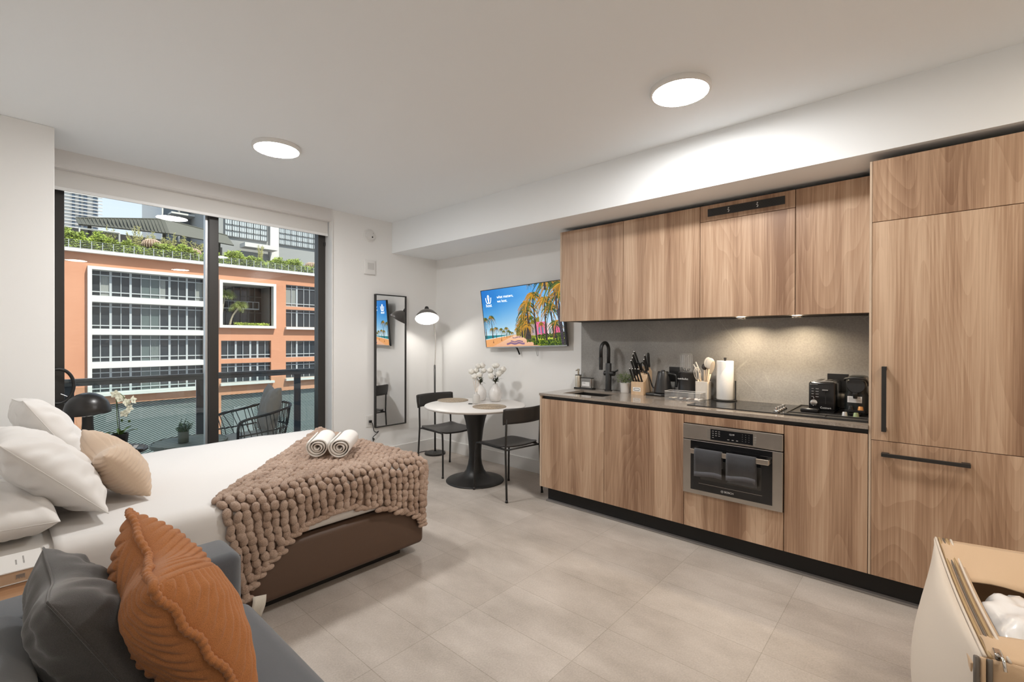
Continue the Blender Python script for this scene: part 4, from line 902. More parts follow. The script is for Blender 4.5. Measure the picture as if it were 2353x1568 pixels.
    palm(.905, 1.03, .03, .62, .965, (64, 56, 62)); palm(.82, 1.08, .9, .45); palm(.64, 1.02, .98, .12); palm(1.0, .95, .02, .5, 1.0, (50, 44, 48))
    for x, y in ((.105, .085), (.22, .12)): disc(x, y, .006, c(120, 50, 30)); disc(x, y+.022, .004, c(60, 30, 30)); disc(x, y-.012, .005, c(70, 40, 30))
    return I
def build_tv_screen():
    W, Hh = 440, 256; I = paint_tv(W, Hh)
    w, h = TW-2*b_, TH-b_-.013; x0, y0 = -TW/2+b_, -TH/2+.013
    me = bpy.data.meshes.new('screen'); xs = np.linspace(x0, x0+w, W+1); ys = np.linspace(y0, y0+h, Hh+1)
    X, Y = np.meshgrid(xs, ys); co = np.stack([X, Y, np.full_like(X, .0004)], -1).reshape(-1, 3)
    R = np.array(TVM)[:3, :3]; T = np.array(TVM)[:3, 3]-np.array(WL[tv.name]); co = co@R.T+T
    idx = np.arange((W+1)*(Hh+1)).reshape(Hh+1, W+1)
    q = np.stack([idx[:-1, :-1], idx[:-1, 1:], idx[1:, 1:], idx[1:, :-1]], -1).reshape(-1, 4)
    me.vertices.add(len(co)); me.vertices.foreach_set('co', co.ravel().astype(np.float32))
    me.loops.add(q.size); me.loops.foreach_set('vertex_index', q.ravel().astype(np.int32))
    me.polygons.add(len(q)); me.polygons.foreach_set('loop_start', (np.arange(len(q))*4).astype(np.int32)); me.update(calc_edges=True)
    lin = np.where(I <= .04045, I/12.92, ((I+.055)/1.055)**2.4).reshape(-1, 3)
    ca = me.color_attributes.new('picture', 'FLOAT_COLOR', 'CORNER'); col = np.ones((len(q), 4, 4), np.float32); col[:, :, :3] = lin[:, None, :]
    ca.data.foreach_set('color', col.ravel())
    t = NT('screen picture'); at = t.n('ShaderNodeVertexColor', layer_name='picture'); t.l(at.outputs['Color'], t.b.inputs['Emission Color'])
    t.b.inputs['Emission Strength'].default_value = TVS; t.b.inputs['Base Color'].default_value = (.01, .01, .01, 1); t.b.inputs['Roughness'].default_value = .12; t.b.inputs['Specular IOR Level'].default_value = .4
    me.materials.append(t.m); o = bpy.data.objects.new('screen', me); COL.objects.link(o); o.parent = tv; WL[o.name] = WL[tv.name]; return o
scr = build_tv_screen()
m_tvw = M('screen white', (.9, .93, .95), .5, emit=TVS)
def on_tv(u_, v_): m = TVM.copy(); m.translation = TVM @ V((u_-.5)*TW, (v_-.5)*TH, .0012); return m
text('what matters,', .042, m_tvw, scr, on_tv(.215, .855), align='LEFT', ext=.0003)
text('we host.', .042, m_tvw, scr, on_tv(.215, .785), align='LEFT', ext=.0003)
text('host', .050, m_tvw, scr, on_tv(.098, .730), ext=.0003)
lp = [(-.040, .040), (-.034, .005), (-.020, -.020), (-.006, -.018), (.006, .010), (.010, .045), (.002, .066), (-.008, .060), (-.010, .038), (-.002, .008), (.008, -.018), (.022, -.020), (.034, .005), (.040, .040)]
c0 = on_tv(.098, .800)
MB().tube([c0 @ p for p in smooth_path([(x, y, 0) for x, y in lp], 6)], .0042, 8).build('logo', m_tvw, scr, smooth=True)
# ------------------------------------------------------------------ bed
BX0, BX1, BY0, BY1 = -.20, 1.885, 2.44, 3.965
ZT = .598; XE, YE, RB = 1.835, 2.505, .07
def bedmap(x, p, off=0.):
    # p: distance over the near edge (negative = on top); x past XE hangs over the foot end
    dx, dp = max(0., x-XE), max(0., p); s = math.hypot(dx, dp)
    bx, by = min(x, XE), YE-min(p, 0.)
    if s < 1e-6: return V(bx, by, ZT+off)
    th = min(s/RB, PI/2); out = RB*math.sin(th); dn = RB*(1-math.cos(th)); ex = s-RB*PI/2
    if ex > 0: dn += ex
    nx, ny = dx/s, dp/s
    return V(bx+(out+off*math.sin(th))*nx, by-(out+off*math.sin(th))*ny, ZT-dn+off*math.cos(th))
bed = thing('bed', (.85, 3.2, 0), 'low brown leatherette bed with white mattress, in front of the window', 'bed')
MB().box(BX0, BX1, BY0, BY1, .06, .343, .035, 5).build('base', m_leather, bed, angle=50)
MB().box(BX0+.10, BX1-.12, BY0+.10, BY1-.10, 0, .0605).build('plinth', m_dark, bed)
MB().box(BX0+.01, BX1-.015, BY0+.015, BY1-.015, .344, .585, .05, 5).build('mattress', m_fabric('fitted sheet', (.76, .74, .71), 900, .12, .02, .95, .1), bed, angle=60)
def wrinkle(x, y): return .0025*math.sin(5*x+3*y)+.002*math.sin(11*x-7*y+1)+.0012*math.sin(23*x+17*y)
def DV(i, j):
    x = .165+(XE+.27-.165)*i/70; p = -1.455+(1.455+.265)*j/60
    q = bedmap(x, p); w = wrinkle(x, p)
    return q+V(0, -w*.8 if p > .08 else 0, w)
tag(MB().grid(DV, 70, 60).build('duvet', m_sheet, smooth=True, solid=.010, origin=(1.0, 3.2, ZT)), 'smooth white duvet spread over the mattress', 'duvet')
# chunky knit throw
def build_throw():
    rnd = random.Random(5); sph = []; NS, NR = 9, 7
    for j in range(NR+1):
        for i in range(NS): a, b = 2*PI*i/NS, PI*j/NR; sph.append((math.sin(b)*math.cos(a), math.sin(b)*math.sin(a), math.cos(b)))
    sph = np.array(sph, np.float32); sf = [(j*NS+i, j*NS+(i+1) % NS, (j+1)*NS+(i+1) % NS, (j+1)*NS+i) for j in range(NR) for i in range(NS)]
    xb = [.81, .875, .956, 1.086, 1.19, 1.33, 1.49, 1.70, 1.89, 2.0]; pb = [.505, .41, .355, .245, .215, .205, .24, .325, .425, .45]
    dirx, dirp = .655, -.755; vs = []; fs = []; nb = 0; cloth = []
    cols = 29; x0c, x1c = .715, 1.93
    for k in range(cols):
        q = k/(cols-1); xk = x0c+(x1c-x0c)*q
        slant = .20*max(0, 1-q*2.1); x_end = xk+slant*.45
        L = float(np.interp(x_end, xb, pb)); path = []
        t = 0; tmax = 1.80
        while t < tmax:
            x, p = xk+dirx*t, dirp*t
            if p < -1.40 or x > XE+.16+.02*math.sin(k): break
            path.append((x, p)); t += .010
        path = path[::-1]; s = .010
        while s < L: path.append((xk+slant*s, s)); s += .010
        pts = np.array([bedmap(x, p, .020+.003*math.sin(k*1.7+i*.13)) for i, (x, p) in enumerate(path)]); cloth.append([bedmap(x, p, .009) for x, p in path])
        i = 2+(k*3) % 5; n_ = 0
        while i < len(pts)-1:
            a, b = pts[max(i-2, 0)], pts[min(i+2, len(pts)-1)]; d = b-a; d = d/np.linalg.norm(d)
            x, p = path[i]; nrm = bedmap(x, p, .05)-bedmap(x, p, 0); nrm = np.array(nrm.normalized()); sd = np.cross(nrm, d); sd /= np.linalg.norm(sd); nrm = np.cross(d, sd)
            an = rnd.uniform(.12, .46)*(1 if n_ % 2 else -1); d2 = d*math.cos(an)+sd*math.sin(an); s2 = sd*math.cos(an)-d*math.sin(an)
            rl, rs = rnd.uniform(.024, .031), rnd.uniform(.0185, .0225)
            c = pts[i]+sd*rnd.uniform(-.005, .005)+nrm*rnd.uniform(-.005, .005)
            P = c+sph[:, :1]*s2*rs+sph[:, 1:2]*nrm*rs*.92+sph[:, 2:3]*d2*rl
            P += nrm*(.0022*np.sin(P[:, :1]*400+P[:, 2:3]*310))+sd*(.0016*np.sin(P[:, 2:3]*520+k))
            vs.append(P); fs += [tuple(v+nb for v in f) for f in sf]; nb += len(P); i += int(rnd.uniform(3.5, 4.6)); n_ += 1
        # bound-off edge stitch at the bottom
        e = pts[-1]; 
        for off in (0., .5):
            c = e+np.array([.021*(off*2-.5), -.002, .006*math.sin(k*2.2)]); an = rnd.uniform(-.3, .3); d2 = np.array([math.cos(an), 0, math.sin(an)]); nn = np.array([0, -1., 0]); s2 = np.cross(d2, nn)
            P = c+sph[:, :1]*s2*.016+sph[:, 1:2]*nn*.016+sph[:, 2:3]*d2*.026
            vs.append(P); fs += [tuple(v+nb for v in f) for f in sf]; nb += len(P)
    # backing cloth between neighbouring columns
    for a, b in zip(cloth[:-1], cloth[1:]):
        m = 40; A = [a[int((len(a)-1)*i/m)] for i in range(m+1)]; B_ = [b[int((len(b)-1)*i/m)] for i in range(m+1)]
        vs.append(np.array([list(p) for p in A+B_])); fs += [(nb+i, nb+i+1, nb+m+2+i, nb+m+1+i) for i in range(m)]; nb += 2*(m+1)
    Vv = np.concatenate(vs); me = bpy.data.meshes.new('knit_throw'); org = np.array([1.3, 2.6, .6]); me.from_pydata((Vv-org).tolist(), [], fs); me.shade_smooth()
    t = NT('chenille yarn'); n1 = t.n('ShaderNodeTexNoise', Scale=260., Detail=4., Roughness=.8); t.l(t.coord(), n1.inputs['Vector'])
    n2 = t.n('ShaderNodeTexNoise', Scale=9.); t.l(t.coord(), n2.inputs['Vector'])
    mx = t.n('ShaderNodeMix', data_type='FLOAT'); mx.inputs[0].default_value = .3; t.l(n1.outputs['Fac'], mx.inputs[2]); t.l(n2.outputs['Fac'], mx.inputs[3])
    r_ = t.ramp(mx.outputs[0], [(.36, (.30, .185, .13, 1)), (.5, (.53, .37, .275, 1)), (.64, (.74, .57, .46, 1))]); t.l(r_.outputs['Color'], t.b.inputs['Base Color'])
    t.b.inputs['Roughness'].default_value = .95; t.b.inputs['Specular IOR Level'].default_value = .1; t.b.inputs['Sheen Weight'].default_value = .3; t.bump(n1.outputs['Fac'], .9, .006)
    me.materials.append(t.m); o = bpy.data.objects.new('knit_throw', me); COL.objects.link(o); o.location = org; WL[o.name] = Vector(org)
    return tag(o, 'chunky beige knitted throw draped over the foot of the bed', 'blanket')
throw = build_throw()
MB().grid(lambda i, j: V(.838+.060*i/4-.004*j, 2.408-.012-.010*math.sin(j*.9), .150-.021*j-.012*i/4), 4, 5).build('care_label', m_fabric('label satin', (.72, .68, .60), 300, .2, .05), throw, smooth=True, solid=.001)
# rolled towels
m_rt = m_fabric('white towelling', (.84, .81, .77), 420, .5, .05, .95, .2)
def roll_towel(p0, p1, R, label):
    t_ = tag(bpy.data.objects.new('rolled_towel', None), label, 'towel', 'rolled white towels on the bed'); COL.objects.link(t_); t_.location = p0; WL[t_.name] = Vector(p0)
    p0, p1 = Vector(p0), Vector(p1); d = (p1-p0).normalized(); s = d.cross(V(0, 0, 1)).normalized(); u_ = s.cross(d); Ln = (p1-p0).length
    turns, n = 3.6, 150
    def rad(q): return .010+(R-.010)*q
    def P(i, j):
        q = i/n; a = -turns*2*PI*q; rr = rad(q)*(1+.03*math.sin(3*a)); v = j/12
        e = .018*(1-q)*(1 if v < .5 else -1)*math.sin(min(v, 1-v)*PI)
        sag = .94 if math.sin(a) < 0 else 1.
        return p0+d*(Ln*v+.007*math.sin(a*1.3)*(1-2*v))+s*(rr*1.08*math.cos(a))+u_*(rr*sag*math.sin(a))
    MB().grid(P, n, 12).build('cloth', m_rt, t_, smooth=True, solid=.0075)
roll_towel((1.365, 2.845, .700), (1.555, 3.105, .702), .060, 'rolled white towel nearer the pillows, on the knitted throw')
roll_towel((1.455, 2.735, .700), (1.660, 2.985, .702), .062, 'rolled white towel nearer the foot of the bed, on the throw')
# ------------------------------------------------------------------ cushions
def cushion(name, corners, T, mat, parent_label, cat, group=None, ears=.05, chop=.0, ribs=None, n=56, piping=0, pw=(2.4, 2.4), wr=.003, seed=1, sag=0.):
    BL, BR, TR, TL = [Vector(c) for c in corners]; ctr = (BL+BR+TR+TL)/4
    nrm = ((BR-BL)+(TR-TL)).cross((TL-BL)+(TR-BR)).normalized(); up_ = ((TL-BL)+(TR-BR)).normalized(); rt = ((BR-BL)+(TR-TL)).normalized()
    def mid(u_, v):
        a, b = (u_+1)/2, (v+1)/2; P = BL*(1-a)*(1-b)+BR*a*(1-b)+TR*a*b+TL*(1-a)*b
        w, h = (BR-BL).length/2, (TL-BL).length/2
        P = P-rt*(ears*w*u_*abs(u_)*(1-abs(v)**2.2))-up_*(ears*h*v*abs(v)*(1-abs(u_)**2.2))
        if chop: P = P-up_*(chop*math.exp(-(u_/.42)**2)*max(0, v)**2)
        return P-V(0, 0, sag*(1-u_*u_))
    def th(u_, v): return T/2*max(0, 1-abs(u_)**pw[0])**.55*max(0, 1-abs(v)**pw[1])**.55*(1-(.25*math.exp(-(u_/.3)**2)*max(0, v) if chop else 0))
    mb = MB()
    for sg in (1, -1):
        def P(i, j):
            # denser sampling near the rim
            u_, v = math.sin(PI/2*(2*i/n-1)), math.sin(PI/2*(2*j/n-1)); t_ = th(u_, v); P_ = mid(u_, v)+nrm*(sg*t_)
            edge = max(0, 1-max(abs(u_), abs(v))**8)
            w = wr*edge*(math.sin(13*u_+seed+4*v*sg)*math.sin(5*v+seed*2)+.7*math.sin(21*v*sg+9*u_+seed)*abs(u_)**2+.8*math.sin(26*math.atan2(v, u_)+seed)*(u_*u_+v*v)*.5)
            if ribs: w += ribs(u_, v, sg)*min(1., edge*3)
            return P_+nrm*(sg*w)
        mb.grid(P, n, n)
    o = mb.build(name, mat, origin=tuple(ctr), smooth=True, weld=.0006); tag(o, parent_label, cat, group)
    if piping:
        path = []
        for k in range(160):
            q = k/40; e = int(q); f_ = (q-e)*2-1; u_, v = ((f_, -1), (1, f_), (-f_, 1), (-1, -f_))[e]; path.append(mid(u_, v))
        if callable(piping): piping(o, path)
        else: MB().tube(path, piping, 7, closed=True).build('piping', mat, o, smooth=True)
    return o
m_pil = m_fabric('pillowcase cotton', (.74, .715, .69), 900, .12, .02, .95, .1)
# near big pillow leaning on the wall, far pillow behind it, flat pillow in front
cushion('pillow', [(.335, 3.28, .640), (.337, 2.585, .640), (.025, 2.615, .975), (.02, 3.29, .960)], .21, m_pil, 'large white pillow propped up nearest the sofa, seam towards us', 'pillow', 'white bed pillows', .03, wr=.009, seed=3, piping=.0022)
cushion('pillow', [(.355, 3.93, .655), (.36, 3.33, .655), (.115, 3.37, 1.065), (.09, 3.94, 1.03)], .20, m_pil, 'tall white pillow propped up further back, by the window pier', 'pillow', 'white bed pillows', .04, wr=.010, seed=8, piping=.0022)
cushion('pillow', [(-.17, 2.50, .688), (.185, 2.515, .668), (.185, 3.15, .668), (-.17, 3.2, .688)], .155, m_pil, 'white pillow lying flat at the near corner of the bed', 'pillow', 'white bed pillows', .02, wr=.006, seed=5, piping=.0018, pw=(4, 4))
def ribs_beige(u_, v, sg): return .0045*abs(math.sin(u_*30+1.2*math.sin(3*v)))
m_beige = m_fabric('beige corduroy', (.60, .455, .335), 600, .4, .10, .95, .35)
cushion('throw_pillow', [(.50, 3.26, .645), (.515, 2.77, .628), (.345, 2.765, .850), (.325, 3.285, .905)], .185, m_beige, 'beige ribbed cushion leaning on the white pillows', 'cushion', None, .05, .055, lambda u_, v, sg: .0062*abs(math.sin(v*24+.8*math.sin(3*u_))), 90, seed=2)
# ------------------------------------------------------------------ near nightstand with book
ns = thing('nightstand', (-.08, 2.24, 0), 'small wooden nightstand squeezed between bed and sofa arm', 'nightstand')
MB().box(-.28, .126, 2.075, 2.415, .545, .575, .002).build('top', m_wood('walnut nightstand', (.20, .095, .045, 1), (.32, .165, .08, 1), (.42, .24, .13, 1), .4, 'X'), ns)
MB().box(-.27, .116, 2.085, 2.405, .10, .545, .002).build('body', MATS['walnut nightstand'], ns)
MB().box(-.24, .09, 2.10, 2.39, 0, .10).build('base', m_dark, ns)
bk = thing('book', (0, 2.31, .5755), 'thick white hardcover book lying on the nightstand, nearest the bed', 'book')
MB().box(-.16, .126, 2.224, 2.408, .6145, .6185, .001, 1).box(-.16, .126, 2.224, 2.408, .5755, .5790, .001, 1).build('cover', M('white book cover', (.74, .72, .69), .5), bk)
MB().box(-.155, .124, 2.227, 2.405, .579, .6145).build('pages', M('book pages', (.62, .45, .31), .7), bk)
FB = frame4((0, 0, .6187), (0, -1, 0), (1, 0, 0))
for xx, s_ in ((.060, 'OBJECTS OF'), (.078, 'COMMON INTEREST')):
    mb = MB(); rnd = random.Random(int(xx*1000))
    for k in range(len(s_)): mb.box(xx, xx+.004, 2.285+k*.0052, 2.285+k*.0052+rnd.uniform(.002, .004), .6186, .6189)
    mb.build('cover_print', m_gprint, bk)
mb = MB()
for k in range(7): mb.box(.060+k*.003, .062+k*.003, 2.2258, 2.2264, .590+(k % 2)*.003, .604)
mb.build('spine_print', m_gprint, bk)
# ------------------------------------------------------------------ window side table, lamp, orchid, remotes
st_ = thing('side_table', (.545, 4.255, 0), 'round black side table between bed and window', 'side table')
MB().lathe([(.0001, .582), (.225, .582), (.230, .586), (.230, .598), (.227, .600), (.0001, .600)], (.545, 4.255, 0), 64).build('top', m_black, st_, angle=40)
MB().cyl((.545, 4.255, .02), (.545, 4.255, .582), .018, n=20).build('post', m_black, st_, smooth=True); MB().lathe([(.17, 0), (.17, .012), (.165, .016), (.0001, .02)], (.545, 4.255, 0), 48).build('foot', m_black, st_, angle=40)
tl = thing('table_lamp', (.455, 4.315, .6005), 'black mushroom table lamp beside the pillows', 'table lamp')
MB().lathe([(.055, .6005), (.056, .604), (.050, .625), (.036, .70), (.030, .80), (.030, .842)], (.455, 4.315, 0), 36).build('base', m_black, tl, angle=50)
MB().lathe([(.0315, .842), (.0315, .856)], (.455, 4.315, 0), 28).build('collar', m_chrome, tl, smooth=True)
Mt = frame4((.455, 4.315, .865), (1, 0, .06), (0, 1, 0))
MB().lathe([(.1235, -.004), (.1255, 0), (.1225, .035), (.110, .075), (.086, .108), (.052, .130), (.020, .139), (.0001, .140)], n=56, cap=False).move(Mt).build('shade', M('lamp black enamel', (.016, .014, .013), .32), tl, smooth=True, solid=.002)
MB().cyl((.455, 4.315, .85), (.455, 4.315, .93), .012, n=12).build('lamp_holder', m_white, tl)
oc_ = thing('orchid', (.630, 4.335, .6005), 'white orchid in a black pot beside the mushroom lamp', 'orchid')
MB().lathe([(.036, .6005), (.040, .605), (.050, .695), (.045, .695), (.042, .67), (.0001, .67)], (.630, 4.335, 0), 32).build('pot', m_blackpl, oc_, angle=40)
def strap(base, tipd, L, w, droop):
    b = Vector(base); d = Vector(tipd).normalized(); sd = d.cross(V(0, 0, 1)).normalized(); 
    return MB().grid(lambda i, j: b+d*(L*j/8)+V(0, 0, -droop*(j/8)**2)+sd*((i-1)*w*math.sin(PI*(.12+.86*j/8)))+V(0, 0, abs(i-1)*w*.3), 2, 8)
for a, e_, L in ((.3, 1.6, .13), (-.5, .9, .14), (1.6, 1.2, .12), (2.6, .8, .12), (3.7, .9, .13), (4.8, 1.4, .12)): strap((.630, 4.335, .675), (math.cos(a), math.sin(a), e_), L, .013, .05).build('leaf', m_leaf, oc_, smooth=True)
sp1 = smooth_path([(.630, 4.335, .67), (.615, 4.33, .78), (.61, 4.325, .90), (.605, 4.31, .975), (.615, 4.29, .99), (.640, 4.27, .965), (.655, 4.25, .90), (.648, 4.24, .84)], 8)
MB().tube(sp1, .0024, 6).build('stem', m_stem, oc_, smooth=True); MB().tube([V(.632, 4.335, .67), V(.622, 4.34, .85), V(.610, 4.335, .95)], .0022, 6).build('support_stick', m_black, oc_)
m_orch = M('orchid petals', (.74, .74, .60), .5)
for k, (p, f_) in enumerate((((.598, 4.29, .985), (-.3, -.9, .1)), ((.622, 4.27, .955), (.1, -1, 0)), ((.655, 4.25, .925), (.4, -.9, .1)), ((.668, 4.24, .880), (.5, -.8, -.1)), ((.640, 4.235, .85), (.1, -1, -.3)), ((.690, 4.24, .94), (.7, -.7, .2)))):
    c = Vector(p); n_ = Vector(f_).normalized(); a1 = n_.orthogonal().normalized(); a2 = n_.cross(a1); mb = MB()
    for q in range(5):
        a = 2*PI*q/5+.3*k; dd = a1*math.cos(a)+a2*math.sin(a); ss = n_.cross(dd); L = .030
        mb.grid(lambda i, j: c+dd*(L*j/4)+ss*((i-1)*.013*math.sin(PI*(.1+.85*j/4)))+n_*(.006*(j/4)**2-.004*abs(i-1)), 2, 4)
    mb.sph(c+n_*.004, .005, n=8); mb.build('bloom', m_orch, oc_, smooth=True)
for p in ((.655, 4.25, .835), (.668, 4.245, .79), (.628, 4.25, .80)): MB().sph(p, .008, .008, .011, 10).build('bud', m_leafd, oc_, smooth=True)
for k, (p, rz, lb, pc_) in enumerate((((.690, 4.175, .6004), -.62, 'white buttoned remote control at the edge of the round side table', 1), ((.712, 4.135, .6004), -.55, 'plain black remote control, nearest the bed on the side table', 0))):
    rm_ = thing('remote_control', (0, 0, 0), lb, 'remote control', 'remote controls'); MB().box(-.075, .075, -.019, .019, 0, .016, .005, 3).build('body', m_blackpl, rm_, angle=40)
    if pc_:
        mb = MB()
        for i in range(8):
            for j in range(3): mb.box(-.062+i*.015, -.054+i*.015, -.012+j*.009, -.006+j*.009, .0158, .0172)
        mb.build('buttons', m_print, rm_)
    place(rm_, p, rz+1.9)
# ------------------------------------------------------------------ sofa
m_sofa = m_fabric('grey blue sofa cloth', (.105, .115, .130), 850, .5, .22, .92, .45)
sf = thing('sofa', (.17, 1.10, 0), 'grey blue upholstered sofa with a slim arm in the foreground', 'sofa')
def soft(x0, x1, y0, y1, z0, z1, r, seg=6): return MB().box(x0, x1, y0, y1, z0, z1, r, seg)
SB = XL+.004
soft(SB, .612, 1.842, 2.050, .10, .612, .035).build('arm', m_sofa, sf, angle=50)
soft(SB, .612, .15, .345, .10, .612, .035).build('arm', m_sofa, sf, angle=50)
soft(SB, .075, .347, 1.840, .10, .665, .07, 8).build('backrest', m_sofa, sf, angle=50)
soft(.0, .60, .347, 1.840, .10, .30, .02).build('seat_frame', m_sofa, sf, angle=50)
def seat_c(i, j):
    pass
soft(.077, .628, .349, 1.838, .301, .452, .052, 8).build('seat_cushion', m_sofa, sf, angle=60)
for y in (1.880, 2.012): MB().tube([(SB+.05, y-.030 if y < 1.95 else y+.030, .588), (.585, y-.030 if y < 1.95 else y+.030, .588)], .0022, 6).build('piping', MATS['grey blue sofa cloth'], sf, smooth=True)
MB().tube(smooth_path([(.611, 1.872, .14), (.611, 1.872, .555), (.611, 1.877, .573), (.611, 1.892, .580), (.611, 2.00, .580), (.611, 2.015, .573), (.611, 2.020, .555), (.611, 2.020, .14)], 6), .0022, 6).build('piping', MATS['grey blue sofa cloth'], sf, smooth=True)
for x in (-.2, .52):
    for y in (.25, 1.95): MB().cyl((x, y, 0), (x, y, .10), .018, .024, 14).build('leg', m_black, sf, smooth=True)
m_grey = m_fabric('slate grey velvet', (.075, .072, .070), 500, .4, .25, .85, .5)
cushion('cushion', [(.225, 1.80, .475), (.262, 1.36, .475), (.085, 1.425, .805), (.100, 1.810, .805)], .20, m_grey, 'slate grey cushion leaning on the sofa back', 'cushion', 'sofa cushions', .06, .02, wr=.007, seed=4, piping=.0028)
RUST = (.44, .175, .062)
m_rust = m_fabric('rust corduroy', RUST, 500, .6, .22, .95, .2)
def ribs_rust(u_, v, sg):
    # patches of wide and narrow cords turned against each other
    a = u_*.75+v*.66; b = -u_*.66+v*.75
    if sg > 0: k, w, h = ((b*15, 1, .0115) if -.35 < a < .28 else (a*21, 1, .0075))
    else: k, w, h = ((a*18, 1, .0095) if b < .1 else (b*20, 1, .0085))
    return h*abs(math.sin(k*PI/2+.25*math.sin(4*u_-3*v)))**.7
def ruffle(o, path):
    mb = MB(); m = len(path); ctr = sum(path, Vector())/m; pts = []
    for k in range(m*3):
        q = k/3; i = int(q); p = path[i % m].lerp(path[(i+1) % m], q-i); out = (p-ctr).normalized(); pts.append(p+out*.006+V(.0035*math.sin(k*.21), .0035*math.cos(k*.17), .003*math.sin(k*.24)))
    pts = [(pts[i-1]+pts[i]+pts[(i+1) % len(pts)])/3 for i in range(len(pts))]; mb.tube(pts, [.0098+.0014*math.sin(k*1.3) for k in range(len(pts))], 7, closed=True); mb.build('cord_edge', m_rust, o, smooth=True)
cushion('cushion', [(.385, 1.76, .475), (.435, 1.225, .475), (.238, 1.262, .835), (.280, 1.775, .865)], .225, m_rust, 'rust orange corduroy cushion in front of the grey one', 'cushion', 'sofa cushions', .06, .045, ribs_rust, 190, ruffle, wr=.003, seed=6)
# ------------------------------------------------------------------ storage bag
m_bagc = m_fabric('cream bag canvas', (.66, .58, .49), 900, .15, .04, .8, .1); m_bagt = m_fabric('tan bag canvas', (.60, .43, .28), 900, .15, .05, .8, .1)
m_zip = M('zip tape', (.42, .29, .15), .5); m_zipd = M('grey zip tape', (.14, .12, .10), .5)
BC, e1, e2 = V(2.482, -.018, 0), V(-.9953, -.0969, 0), V(.20, -.98, 0)
AL, BLn, ZB = .856, .66, .60
def bp(a, b, z): return BC+e1*a+e2*b+V(0, 0, z)
bg_ = thing('storage_bag', tuple(bp(AL/2, BLn/2, 0)), 'big beige zippered storage bag standing open by the fridge cabinet', 'storage bag')
def zz(v): return ZB*v
def blg(u_, v, amt): return amt*math.sin(PI*min(1, max(0, u_)))**.7*(max(0, math.sin(PI*(.05+.95*v)))**.8)
def left_(i, j):
    u_, v = i/24, j/20; o_ = blg(u_, v, .098)+.006*math.sin(9*u_+5*v)*math.sin(PI*u_)*math.sin(PI*v)
    return bp(AL*u_, -o_, zz(v)-.020*math.sin(PI*u_)*(v > .999))
def front_(i, j): u_, v = i/20, j/20; return bp(AL+blg(u_, v, .06), BLn*u_, zz(v))
def back_(i, j): u_, v = i/20, j/20; return bp(-blg(u_, v, .05), BLn*u_, zz(v))
def right_(i, j): u_, v = i/24, j/20; return bp(AL*u_, BLn+blg(u_, v, .06), zz(v))
MB().grid(left_, 24, 20).build('side_panel', m_bagc, bg_, smooth=True, solid=.004)
MB().grid(right_, 24, 20).build('side_panel', m_bagc, bg_, smooth=True, solid=.004)
MB().grid(front_, 20, 20).build('front_panel', m_bagt, bg_, smooth=True, solid=.004)
MB().grid(back_, 20, 20).build('back_panel', m_bagt, bg_, smooth=True, solid=.004)
MB().quad(bp(0, 0, .004), bp(AL, 0, .004), bp(AL, BLn, .004), bp(0, BLn, .004)).build('bottom', m_bagt, bg_, solid=.004)
def flap(a0, a1, za, zb, w=0.): return lambda i, j: bp(a0+(a1-a0)*j/10+.012*math.sin(i*.7)*(j/10)*(1-i/20)*0, .012+(BLn-.02)*i/20, za+(zb-za)*j/10+.012*math.sin(PI*j/10)+.006*math.sin(i*.9+j*.5)*(j/10))
MB().grid(flap(.004, .305, ZB-.002, ZB-.03), 20, 10).build('top_flap', m_bagt, bg_, smooth=True, solid=.004)
MB().grid(flap(AL-.004, .705, ZB-.002, ZB-.01), 20, 10).build('top_flap', m_bagt, bg_, smooth=True, solid=.004)
rim = lambda b, dz: [bp(AL*k/24, b, ZB+dz-.020*math.sin(PI*k/24)) for k in range(25)]
for b, r_, mt in ((.004, .004, m_bagc), (.014, .0045, m_zip), (.026, .003, m_zipd), (.036, .0045, m_zip), (.048, .004, m_bagc)): MB().tube(rim(b, .003), r_, 6).build('zip_edge', mt, bg_, smooth=True)
MB().grid(lambda i, j: bp(AL*i/24, .002+.056*j/2, ZB-.001-.020*math.sin(PI*i/24)), 24, 2).build('zip_tape', m_bagt, bg_, smooth=True, solid=.002)
zpl = MB().box(-.016, .016, -.008, .008, .004, .013, .003).move(Matrix.Translation(bp(AL-.02, .03, ZB)) @ Matrix.Rotation(.1, 4, 'Z')).build('zip_slider', m_chrome, bg_)
MB().tube([bp(AL-.01, .03, ZB+.012), bp(AL+.012, .035, ZB+.010), bp(AL+.022, .037, ZB-.012)], .0035, 8).build('zip_pull', m_chrome, bg_, smooth=True)
for b, mt in ((-.012, m_zipd), (0., m_bagt), (.012, m_zipd)): MB().tube([bp(AL+.004+blg(.02, v/12, .05)*.3, b, zz(v/12)) for v in range(13)], .006, 6).build('corner_zip', mt, bg_, smooth=True)
MB().box(-.028, .028, -.004, .004, -.012, .012, .003).move(Matrix.Translation(bp(AL-.07, -.012, ZB-.055)) @ Matrix.Rotation(.1, 4, 'Z')).build('tab', m_bagt, bg_)
m_plastic = M('white bedding in plastic', (.86, .85, .84), .22, coat=.6)
def bundle(a, b, ra, rb, h, seed, label, zc=.455):
    c = bp(a, b, zc)
    def P(i, j):
        th_, ph = 2*PI*i/48, PI*j/24
        cx_, sx__ = math.cos(th_), math.sin(th_); ex = lambda q, p: math.copysign(abs(q)**p, q)
        x, y, z = ex(math.sin(ph), .7)*ex(cx_, .75), ex(math.sin(ph), .7)*ex(sx__, .75), ex(math.cos(ph), .7)
        k = 1+.045*math.sin(7*x+5*y+seed)+.035*math.sin(11*y-9*x+seed*2)+.05*abs(math.sin(6*x-4*y+3*z+seed))
        return c+e1*(ra*x*k)+e2*(rb*y*k)+V(0, 0, h*z*k)
    o = MB().grid(P, 48, 24).build('wrapped_bedding', m_plastic, origin=tuple(c), smooth=True, weld=.0005); tag(o, label, 'bedding', 'plastic wrapped bedding')
